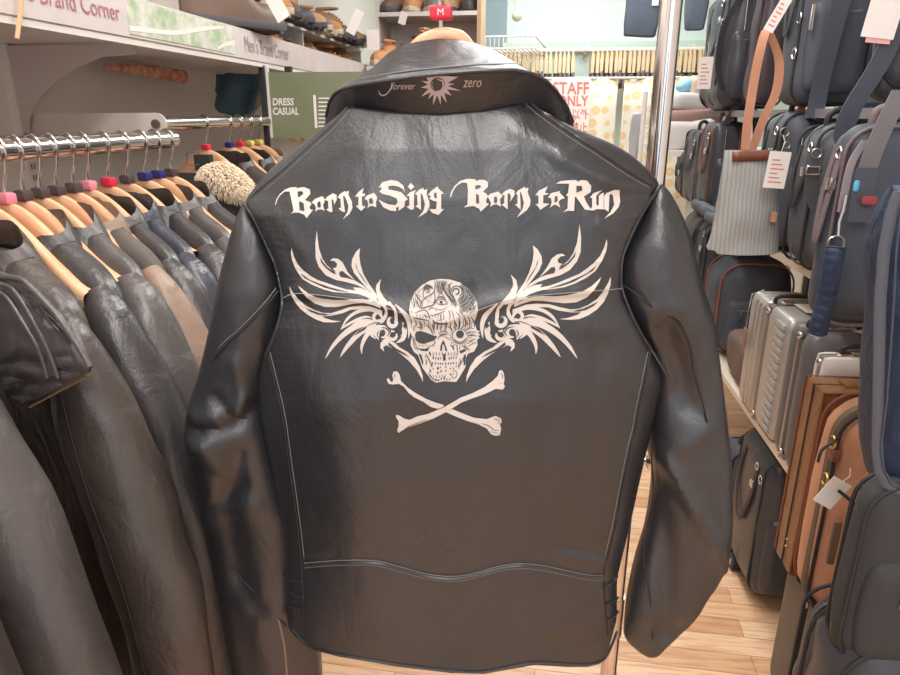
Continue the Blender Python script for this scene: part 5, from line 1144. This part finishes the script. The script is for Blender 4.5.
# --- middle row
def mid(*a, **k): return dims(*a, z0=zB+.012, **k)
lo, hi = mid(686, 703, 722, 132, 235); bag('briefcase', 'narrow black briefcase at the far left of the middle row', 'briefcase', lo, hi, BDRK, seed=11, group=G2, r=.02)
lo, hi = mid(704, 716, 752, 124, 240); b6 = bag('briefcase', 'black briefcase with a brown leather edge frame, left end of the middle row', 'briefcase', lo, hi, BDRK, seed=12, group=G2, r=.02, trim=BRNL)
strap(b6, [(hi.x-.1, lo.y, hi.z), (hi.x-.05, lo.y-.02, hi.z+.09), (hi.x, lo.y-.02, hi.z+.04), (hi.x+.02, lo.y-.02, hi.z-.05)], .03, BDRK)
lo, hi = mid(748, 757, 800, 138, 245); bag('briefcase', 'soft black briefcase behind the grey striped tote', 'briefcase', lo+V((.05, 0, 0)), hi+V((.05, 0, 0)), BNYL, seed=13, group=G2, trim=BRNL)
lo_, hi_ = mid(674, 687, 735, 150, 240); lo_.y = max(lo_.y, 2.95); hi_.y = lo_.y+.2; bag('briefcase', 'farthest black briefcase, last on the middle board beside the chrome pole', 'briefcase', lo_, hi_, BDRK, seed=61, group=G2, r=.03, wob=.01)
# striped tote
def stripe_mat():
    m = bpy.data.materials.new('striped_canvas'); m.use_nodes = True; nt = m.node_tree; b = nt.nodes['Principled BSDF']; L = nt.links
    tc = nt.nodes.new('ShaderNodeTexCoord'); wv = nt.nodes.new('ShaderNodeTexWave'); wv.bands_direction = 'X'; wv.inputs['Scale'].default_value = 30; wv.inputs['Distortion'].default_value = 1.2; wv.inputs['Detail'].default_value = 2
    L.new(tc.outputs['Object'], wv.inputs['Vector']); cr = nt.nodes.new('ShaderNodeValToRGB'); cr.color_ramp.elements[0].color = srgb((140, 141, 141)); cr.color_ramp.elements[1].color = srgb((162, 160, 156)); L.new(wv.outputs['Fac'], cr.inputs[0])
    L.new(cr.outputs[0], b.inputs['Base Color']); b.inputs['Roughness'].default_value = .9; return m
STR = stripe_mat()
tt = thing('striped_tote', 'grey striped canvas tote with brown leather band and long tan strap', 'tote bag', atX(720, 245, XS), G2)
YT = 1.93; z_b = atY(722, 250, YT).z
def tote(u, v, side):
    px = (709 if side else 709)+(6*v)+(775-709-4*v)*u; 
    px = (706+18*v**.7)+((776+0*v)-(706+18*v**.7))*u; py = 251-(101*v)-(3*(1-v) if u < .1 else 0)
    p = atY(px, py, YT); d = (.05*(1-v)**.5+.012)*(math.sin(math.pi*(u*.92+.04))**.5)
    p.y = YT+(-d if side else d); p.z = max(p.z, zB+.004); w = noise.noise(V((u*3, v*4, 2)))*.008*(1-v*.6); p.y += w; return p
tm_ = MB(); nu_, nv_ = 26, 20
tm_.grid(lambda u, v: tote(u*2, v, 1) if u <= .5 else tote(2-u*2, v, 0), nu_*2, nv_, cu=True)
tm_.build('bag_body', STR, tt)
bd = MB(); p = atY(731, 161.5, YT-.016); q = atY(772, 149, YT-.016); bd.grid(lambda u, v: (lambda r_: V((r_.x, YT-.034+.003*u, r_.z)))(atY(731+42*u, 161.5-10*v-1.5*u, YT-.02)), 6, 2); bo2 = bd.build('leather_band', BRNL, tt); s_ = bo2.modifiers.new('s', 'SOLIDIFY'); s_.thickness = .003
st1 = [atY(745, 150, YT-.022), atY(748, 120, YT-.022), atY(756, 70, YT-.02), atY(764, 36, YT-.01), atY(768, 30, YT+.02)]
strap(tt, st1, .022, TANL); strap(tt, [atY(752, 150, YT+.03), atY(764, 118, YT+.03), atY(776, 92, YT+.035), atY(779, 60, YT+.04), atY(768, 30, YT+.02)], .022, TANL)
MB().box(atY(771, 222, YT-.06), atY(776, 212, YT-.05)).build('leather_tab', TANL, tt, smooth=False)
lo, hi = mid(766, 789, 842, 114, 258); b7 = bag('briefcase', 'tall black nylon briefcase with a white and red price tag', 'briefcase', lo, hi, BNYL, seed=14, group=G2, r=.045)
ring(b7, atY(785, 132, lo.y-.03), .012); ring(b7, atY(787, 145, lo.y-.03), .009); pricetag(777, 170, 19, 33, min(lo.y-.045, 1.83), 'white price tag with red print on the tall black briefcase', .06)
strap(b7, [(lo.x+.03, lo.y+.03, hi.z-.02), (lo.x+.06, lo.y+.03, hi.z+.04), (lo.x+.16, lo.y+.03, hi.z+.05), (lo.x+.22, lo.y+.03, hi.z-.01)], .02, BRNL)
lo, hi = mid(800, 825, 880, 128, 262, X=XS-.01); b8 = bag('briefcase', 'charcoal briefcase with a square metal buckle strap, right of the tagged one', 'briefcase', lo, hi, BNYL3, seed=15, group=G2, r=.05)
strap(b8, [atY(818, 150, lo.y-.04), atY(814, 168, lo.y-.045), atY(812, 190, lo.y-.04), atY(818, 210, lo.y-.035), atY(835, 222, lo.y-.03)], .035, BNYL3); ring(b8, atY(813.5, 170, lo.y-.052), .018, sq=True, rr=.003); ring(b8, atY(817, 153, lo.y-.05), .011)
# backpack with hanging pad
lo, hi = dims(838, 852, 950, 128, 325, X=.60)
b9 = bag('backpack', 'big black backpack with grey shoulder straps and a steel snap hook, right edge', 'backpack', lo, hi, BNYL2, seed=16, r=.05, group=G2, wob=.006, handle=True, trim=mat('mauve_trim', (112, 98, 102), .6))
strap(b9, [atY(902, 90, lo.y-.05), atY(888, 118, lo.y-.05), atY(874, 150, lo.y-.045), atY(868, 168, lo.y-.04)], .034, mat('grey_webbing', (120, 116, 122), .7)); strap(b9, [atY(868, 168, lo.y-.045), atY(862, 195, lo.y-.045), atY(858, 222, lo.y-.045)], .04, BNYL2)
strap(b9, [atY(866, 140, lo.y-.03), atY(852, 162, lo.y-.03), atY(845, 190, lo.y-.03), atY(841, 212, lo.y-.03)], .014, mat('mauve_web', (150, 140, 144), .6))
MB().rbox(atY(853, 192, lo.y-.05), atY(859, 180, lo.y-.04), r=.004, n=3).build('blue_tab', mat('sky_blue', (90, 180, 214), .6), b9)
MB().tube([atY(846, 195, lo.y-.05), atY(843, 210, lo.y-.05), atY(839, 222, lo.y-.05), atY(838, 236, lo.y-.05)], .003, 8).build('snap_hook', STEEL, b9)
ring(b9, atY(835.5, 244, lo.y-.05), .016, rr=.0018)
pad = [atY(836, 247, lo.y-.05), atY(833, 262, lo.y-.055), atY(828, 290, lo.y-.05), atY(822, 315, lo.y-.05), atY(817, 333, lo.y-.045)]
MB().tube(crom(pad, 8), [.0185+.0012*math.sin(i*2.1) for i in range(33)], 14, flat=1).build('shoulder_pad', NAVY, b9)
MB().rbox(atY(862, 205, lo.y-.06), atY(876, 196, lo.y-.05), r=.003, n=3).build('red_label', mat('dull_red', (150, 60, 66), .6), b9)
lo2 = lo
# navy garment bag at the right edge
nb = thing('navy_bag', 'navy blue garment bag bulging at the right edge below the backpack', 'garment bag', atY(885, 490, 1.12))
nY = 1.02; m_ = MB()
NBL = [(185,893),(215,884),(250,875),(300,872),(350,871),(400,869),(450,868),(475,870),(488,878),(495,892)]
nrows = [(y, x) for y, x in NBL]
def nbf(u, v):
    y = 185+(495-185)*v; xl, = smoothtab([(a, b_) for a, b_ in NBL], y, 6); xr = 985; k = math.sin(math.pi*(u if u <= .5 else 1-u)); 
    a = 2*math.pi*u; c, s__ = math.cos(a), math.sin(a); endk = min(1, (v*8)**.5, ((1-v)*7)**.5)
    L3 = atY(xl, y, nY+.08); R3 = atY(xr, y, nY+.08); mid_ = (L3+R3)/2; q = lambda w: math.copysign(abs(w)**.6, w)
    return mid_+(L3-R3)/2*q(c)+V((0, -.075*q(s__)*endk+.01*noise.noise(V((c*2, v*6, 1)))+.006*noise.noise(V((c*5, v*9, 4))), 0))
m_.grid(nbf, 48, 50, cu=True); N_ = 48; m_.f += [list(range(N_)), [50*N_+i for i in range(N_)][::-1]]; m_.m += [0, 0]; m_.build('bag_body', NAVY, nb)
MB().tube([atY(x+6, y, nY+.012) for y, x in [(192,893),(215,885),(250,878),(300,874),(350,873),(400,872),(450,871),(470,873),(484,880),(492,896)]], .0085, 10, flat=.6).build('edge_binding', mat('slate_binding', (84, 88, 98), .7), nb)
for dx in (14,): MB().tube([atY(x+dx+ (6*math.sin((y-200)/60.)), y, nY+.006) for y, x in [(190,892),(215,885),(250,878),(300,874),(350,873),(400,874),(450,872),(470,876),(484,884),(492,899)]], .0016, 6).build('stitched_edge', mat('navy_edge', (70, 76, 92), .6), nb)
# --- lower row
lo, hi = dims(709, 726, 800, 266, 352, X=XS+.02); lo.z = zA+.012; hi.z = max(hi.z, lo.z+.3); hi.z = min(hi.z, zB-.035)
bk_ = bag('backpack', 'rounded black backpack with a thin orange-red piping, far end of the lower board', 'backpack', lo, hi, BNYL2, seed=21, r=.07, group=G3, wob=.01, trim=mat('orange_piping', (150, 84, 66), .5))
MB_b = MB().rbox((XS+.03, 2.23, zA+.003), (XS+.28, min(2.5, lo.y-.01), zA+.16), r=.03, n=10, wob=.012, seed=77); tag(MB_b.build('brown_pouch', mat('brown_suede', (112, 92, 84), .8)), 'brown suede pouch lying between the rounded backpack and the silver case', 'pouch', 'bags on the right shelving')
lo3, hi3 = dims(694, 708, 760, 272, 360, X=XS+.02); lo3.z = zA+.012; hi3.z = zB-.04; lo3.y = max(lo3.y, hi.y+.02); hi3.y = max(hi3.y, lo3.y+.12)
bag('duffel_bag', 'black duffel bag at the very far end of the lower board', 'bag', lo3, hi3, BNYL, r=.05, seed=41, group=G3, wob=.012)
lo4 = V((XS+.02, hi3.y+.03, zA+.012)); bag('duffel_bag', 'dark bag half hidden by the right sleeve at the end of the lower board', 'bag', lo4, V((1.05, min(3.45, hi3.y+.45), zB-.05)), BDRK, r=.06, seed=62, group=G3, wob=.012)
for i_, (fa, ne, ri, to, bo3, l_) in enumerate([(690, 706, 740, 243, 262, 'flat folded black bag lying lowest below the far briefcases'), (706, 722, 765, 250, 272, 'crumpled black bag draped over the board edge left of the tote')]):
    p = atX(ne, bo3, XS-.03); q = atX(fa, to, XS-.03); m_ = MB().rbox((XS-.04, p.y, zB+.004-.03*i_*0), (XS+.0, q.y+.05, zB+.05), r=.02, n=10, wob=.016, seed=50+i_)
    o_ = m_.build('folded_bag', BNYL); tag(o_, l_, 'bag', 'folded bags on the middle board')
# silver case
def hard_case(name, label, lo, hi, m, frame, ribs=0, r=.02, rib_m=None, mat_handle=RUBBER, group=G3):
    t_ = thing(name, label, 'case', V(((lo.x+hi.x)/2, (lo.y+hi.y)/2, lo.z)), group); h = hi-lo; ym = lo.y+h.y*.5
    MB().rbox(lo, V((hi.x, ym-.006, hi.z)), r=r, n=10, bulge=.002).build('half_shell', m, t_); MB().rbox(V((lo.x, ym+.006, lo.z)), hi, r=r, n=10, bulge=.002).build('half_shell', m, t_)
    MB().rbox(V((lo.x-.003, ym-.008, lo.z-.003)), V((hi.x+.003, ym+.008, hi.z+.003)), r=.012, n=6).build('frame', frame, t_)
    if ribs:
        rb = MB()
        for i in range(ribs):
            z = lo.z+.03+(h.z-.06)*i/(ribs-1); rb.rbox((lo.x-.006, lo.y+.014, z-.0088), (lo.x+.01, lo.y+.085, z+.0088), r=.003, n=3)
        rb.build('rib_row', rib_m or m, t_)
        g = MB()
        for k in range(3): y = ym+.035+k*.035; g.tube([(lo.x-.001, y, lo.z+.02), (lo.x-.001, y, hi.z-.02), (lo.x+.02, y, hi.z+.001), (hi.x-.02, y, hi.z+.001)], .003, 6)
        g.build('groove', frame, t_)
    cx = lo.x+h.x*.5; ym2 = ym
    MB().tube(crom([V((cx-.06, ym2, hi.z)), V((cx-.05, ym2, hi.z+.022)), V((cx+.05, ym2, hi.z+.022)), V((cx+.06, ym2, hi.z))], 5), .006, 8).build('handle', mat_handle, t_)
    for x in (lo.x+.04, hi.x-.06):
        MB().box((x, ym-.016, hi.z+.002), (x+.03, ym+.016, hi.z+.008)).build('latch', STEEL, t_, smooth=False)
    for zc_ in (lo.z+.02, hi.z-.02): MB().sph((lo.x+.004, ym, zc_), .011, 8).build('corner_guard', STEEL, t_)
    return t_
sz0 = zA+.006
lo, hi = dims(752, 789, 850, 320, 455); lo.z = sz0; print('SIL', lo, hi) 
SC = hard_case('silver_case', 'tall silver metal case with a row of ribs on its side, lower board', lo, hi, ALU, ALUF, ribs=14, r=.022, rib_m=mat('rib_plastic', (168, 163, 160), .4))
pc = MB().box((lo.x+.06, lo.y+.05, hi.z+.008), (lo.x+.13, lo.y+.14, hi.z+.0095)); tag(pc.build('price_card', CARD, smooth=False), 'white paper label lying on top of the tall silver case', 'label')
lt_ = thing('luggage_tag', 'small brown leather luggage tag hanging left of the silver case', 'luggage tag', (lo.x-.02, hi.y-.03, .79))
MB().rbox((lo.x-.016, hi.y-.055, .780), (lo.x-.010, hi.y-.02, .845), r=.0028, n=6).build('tag_body', mat('brown_tag', (140, 112, 96), .5), lt_)
MB().tube([V((lo.x-.013, hi.y-.037, .843)), V((lo.x-.012, hi.y-.035, .9)), V((lo.x-.004, hi.y-.02, .955)), V((lo.x+.03, hi.y-.02, hi.z+.004))], .002, 6).build('loop', STEEL, lt_)
yN = lo.y
lo, hi = dims(790, 812, 880, 337, 465); lo.z = sz0; hi.y = min(hi.y, yN-.008); lo.y = min(lo.y, hi.y-.1); print('DRK', lo, hi)
hard_case('dark_case', 'dark grey hard shell case right of the tall silver case', lo, hi, GREYC, ALUF, r=.03)
yD = lo.y
# grey case on the floor and brown attache on it
lo, hi = dims(768, 802, 880, 556, 700, X=XS); lo.z = .012; lo.y = 1.33; hi.z = .37; hi.y = 1.60
gl = lo.copy(); gh = hi.copy()
hard_case('grey_case', 'upright grey leatherette case on the floor under the brown crocodile case', lo, hi, GREYBOX, mat('dark_frame', (60, 58, 58), .5), r=.012, group=G4)
CROC = mat('croc_leather', (146, 98, 66), .38, bump=.9, bscale=90, var=.3, vscale=60, bdist=.003)
lo, hi = dims(806, 824, 900, 393, 560, X=XS-.03); lo.z = .392; print('ATT', lo, hi, yD)
oa = thing('attache_case', 'brown crocodile-pattern attache case with brass lock, standing upright', 'case', V(((lo.x+hi.x)/2, (lo.y+hi.y)/2, lo.z)), G3)
ym = (lo.y+hi.y)/2; MB().rbox(lo, hi, r=.008, n=8).build('shell', CROC, oa)
MB().tube([(lo.x-.001, ym, lo.z), (lo.x-.001, ym, hi.z), (hi.x, ym, hi.z+.001)], .0022, 6).build('opening_line', DTHREAD, oa)
for y in (lo.y, hi.y): MB().tube([(lo.x, y, lo.z+.01), (lo.x, y, hi.z), (hi.x, y, hi.z)], .003, 6).build('edge_binding', BRNL, oa)
MB().box((lo.x+.06, ym-.02, hi.z), (lo.x+.15, ym+.02, hi.z+.005)).build('lock_plate', BRASS, oa, smooth=False); MB().cyl((lo.x+.12, ym, hi.z+.005), (lo.x+.14, ym, hi.z+.009), .008, 10).build('lock_dial', BRASS, oa)
for z in (lo.z+.06, lo.z+.08): MB().sph((lo.x-.001, ym-.01, z), .004, 8).build('stud', BRASS, oa)
oy = lo.y; ox = lo.x
# white case peeking behind attache
lo = V((XS+.012, 1.634, sz0)); hi = V((.93, yD-.006, atY(816, 356, 1.65).z))
hard_case('white_case', 'pearly white case whose rounded top shows between the dark shell case and the crocodile case', lo, hi, mat('pearl_shell', (222, 216, 206), .3), ALUF, r=.018)
# tan holdall
lo, hi = dims(822, 840, 960, 405, 590, X=XS-.04); hi.y = oy-.012; lo.y = hi.y-.15; lo.z = .40
tn = thing('tan_holdall', 'orange-tan leather holdall with olive zip band, in front of the crocodile case', 'bag', V(((lo.x+hi.x)/2, (lo.y+hi.y)/2, lo.z)), G3)
MB().rbox(lo, hi, r=.068, n=16, bulge=.012, wob=.004).build('body', TANL, tn); h = hi-lo
def lp(y, g, rr, m__, nm, fl=1):
    R = .07; P = []
    for (cx, cz, a0) in ((hi.x-R, hi.z-R, 0), (lo.x+R, hi.z-R, 90), (lo.x+R, lo.z+R, 180), (hi.x-R, lo.z+R, 270)):
        for k in range(7): a = math.radians(a0+15*k); P.append(V((cx+(R+g)*math.cos(a), y, cz+(R+g)*math.sin(a))))
    MB().tube(P, rr, 8, closed=True, flat=fl).build(nm, m__, tn)
lp(lo.y+h.y*.35, .0, .012, OLIVE, 'zip_band'); lp(lo.y+.03, .002, .004, DTHREAD, 'piping'); lp(hi.y-.02, -.002, .004, BRNL, 'piping')
MB().rbox((lo.x+.05, lo.y-.025, lo.z+.05), (hi.x-.05, lo.y+.02, hi.z-.10), r=.03, n=10).build('front_pocket', TANL, tn)
for z in (.08, .17): ring(tn, (lo.x-.008, lo.y+.04, hi.z-z), .014, BRASS, 'X', rr=.003); MB().rbox((lo.x-.012, lo.y+.02, hi.z-z-.04), (lo.x+.006, lo.y+.045, hi.z-z-.01), r=.005, n=3).build('leather_tab', BRNL, tn)
pricetag(832, 493, 22, 34, lo.y-.05, 'folded grey-white tag hanging on the tan holdall', .5, ink_=False)
MB().tube(crom([atY(818, 462, lo.y-.03), atY(822, 450, lo.y-.03), atY(834, 442, lo.y-.02), atY(838, 436, lo.y-.02)], 4), .003, 6).build('cord', RUBBER, tn)
MB().tube(crom([atY(838, 490, lo.y-.05), atY(850, 500, lo.y-.05), atY(862, 512, lo.y-.05), atY(856, 530, lo.y-.05), atY(850, 538, lo.y-.05)], 4), .004, 6).build('lock_cord', RUBBER, tn)
MB().rbox(atY(826, 565, lo.y-.045), atY(842, 520, lo.y-.035), r=.004, n=3).build('leather_label', mat('olive_leather', (112, 92, 72), .5), tn)
# --- floor luggage
lo, hi = dims(724, 736, 775, 456, 572, X=XS+.02); lo.z = .035; 
def wheels(t_, lo, hi):
    for y in (hi.y-.10, hi.y-.03):
        w_ = MB().cyl((lo.x-.002, y, .03), (lo.x+.03, y, .03), .03, 18).build('wheel', RUBBER, t_); MB().cyl((lo.x-.005, y, .03), (lo.x-.001, y, .03), .012, 10).build('hub', STEEL, w_)
ra = bag('suitcase', 'far black cabin suitcase with small wheels, left of the floor row', 'suitcase', lo, hi, BNYL, seed=31, group=G4, r=.03); wheels(ra, lo, hi); y_ = lo.y
lo, hi = dims(742, 772, 840, 468, 600, X=XS+.02); lo.z = .04; print('SUI', lo, hi); hi.y = min(hi.y, y_-.008)
sa = bag('suitcase', 'black cabin suitcase with round wheels and ring zip, second in the floor row', 'suitcase', lo, hi, BDRK, seed=32, group=G4, r=.045); wheels(sa, lo, hi); ring(sa, (lo.x-.008, lo.y+.05, hi.z-.07), .013, ax='X')
sy = lo.y
lo, hi = V((XS-.01, 1.08, .012)), V((1.15, 1.29, .46)); lo, hi = dims(782, 806, 900, 578, 740, X=.62); lo.z = .004; hi.y = min(hi.y, gl.y-.015); lo.y = hi.y-.13; print('U', lo, hi)
ub = bag('soft_bag', 'rounded soft black leather bag on the floor in front of the grey case', 'bag', lo, hi, BDRK, seed=33, group=G4, r=.065, wob=.012, handle=False); uy = lo.y
lo, hi = dims(800, 836, 900, 630, 760, X=.56); lo.z = .004; hi.y = uy-.03; lo.y = hi.y-.17; hi.x = lo.x+.3; print('V', lo, hi)
vb = bag('soft_bag', 'lowest soft black bag at the bottom edge, nearest on the floor', 'bag', lo, hi, BDRK, seed=34, group=G4, r=.06, wob=.012, handle=False)
# big black trolley at the right edge
lo, hi = dims(858, 877, 1010, 488, 668, X=.56); hi.y = min(hi.y, lo.y+.10)
print('TROLLEY', lo, hi, 'floor things', uy, gl, gh)
qb = bag('trolley_case', 'black woven fabric trolley case filling the bottom right corner', 'suitcase', lo, hi, mat('woven_black', (58, 58, 60), .75, bump=.6, bscale=900), seed=35, group=G4, r=.04, wob=.002)

# ================================================================== LIGHTS
wd = bpy.data.worlds.new('world'); bpy.context.scene.world = wd; wd.use_nodes = True
nt = wd.node_tree; bg = nt.nodes['Background']; bg.inputs[1].default_value = 1.25
tc = nt.nodes.new('ShaderNodeTexCoord'); nz = nt.nodes.new('ShaderNodeTexNoise'); nz.inputs['Scale'].default_value = 3.2; nz.inputs['Detail'].default_value = 3; nt.links.new(tc.outputs['Generated'], nz.inputs['Vector'])
cr = nt.nodes.new('ShaderNodeValToRGB'); cr.color_ramp.elements[0].position = .40; cr.color_ramp.elements[0].color = (.12, .11, .11, 1); cr.color_ramp.elements[1].position = .60; cr.color_ramp.elements[1].color = (1.45, 1.5, 1.62, 1)  # invented dark and bright patches, put in for mottled reflections on the leather
nt.links.new(nz.outputs['Fac'], cr.inputs[0]); nt.links.new(cr.outputs[0], bg.inputs[0])
def area(loc, sx, sy, e, col=(1, .97, .94), rot=(0, 0, 0)):
    l = bpy.data.lights.new('ceiling_or_added_lamp', 'AREA'); l.shape = 'RECTANGLE'; l.size = sx; l.size_y = sy; l.energy = e; l.color = col
    o = bpy.data.objects.new('ceiling_or_added_lamp', l); C.objects.link(o); o.location = loc; o.rotation_euler = rot; return o
area((.1, -.3, 2.7), .3, 1.2, 22); area((.1, 1.6, 2.7), .3, 1.2, 22); area((.3, 3.4, 2.7), .6, 1.4, 30, (.93, 1, 1)); area((.1, 4.5, 2.7), 1.4, .5, 15, (.93, 1, 1)); area((-.55, .6, 2.7), .25, 1.4, 12); area((.15, -1.8, 2.6), 1.5, .3, 22, (.9, .95, 1))  # last lamp, behind the camera, is added for sheen on the upper jacket
sc_ = bpy.context.scene; sc_.view_settings.view_transform = 'Standard'; sc_.view_settings.look = 'None'; sc_.view_settings.gamma = 1; sc_.view_settings.exposure = .14; sc_.view_settings.use_curve_mapping = False
for o in bpy.data.objects:
    for k in ('lo', 'hi'):
        if k in o: del o[k]
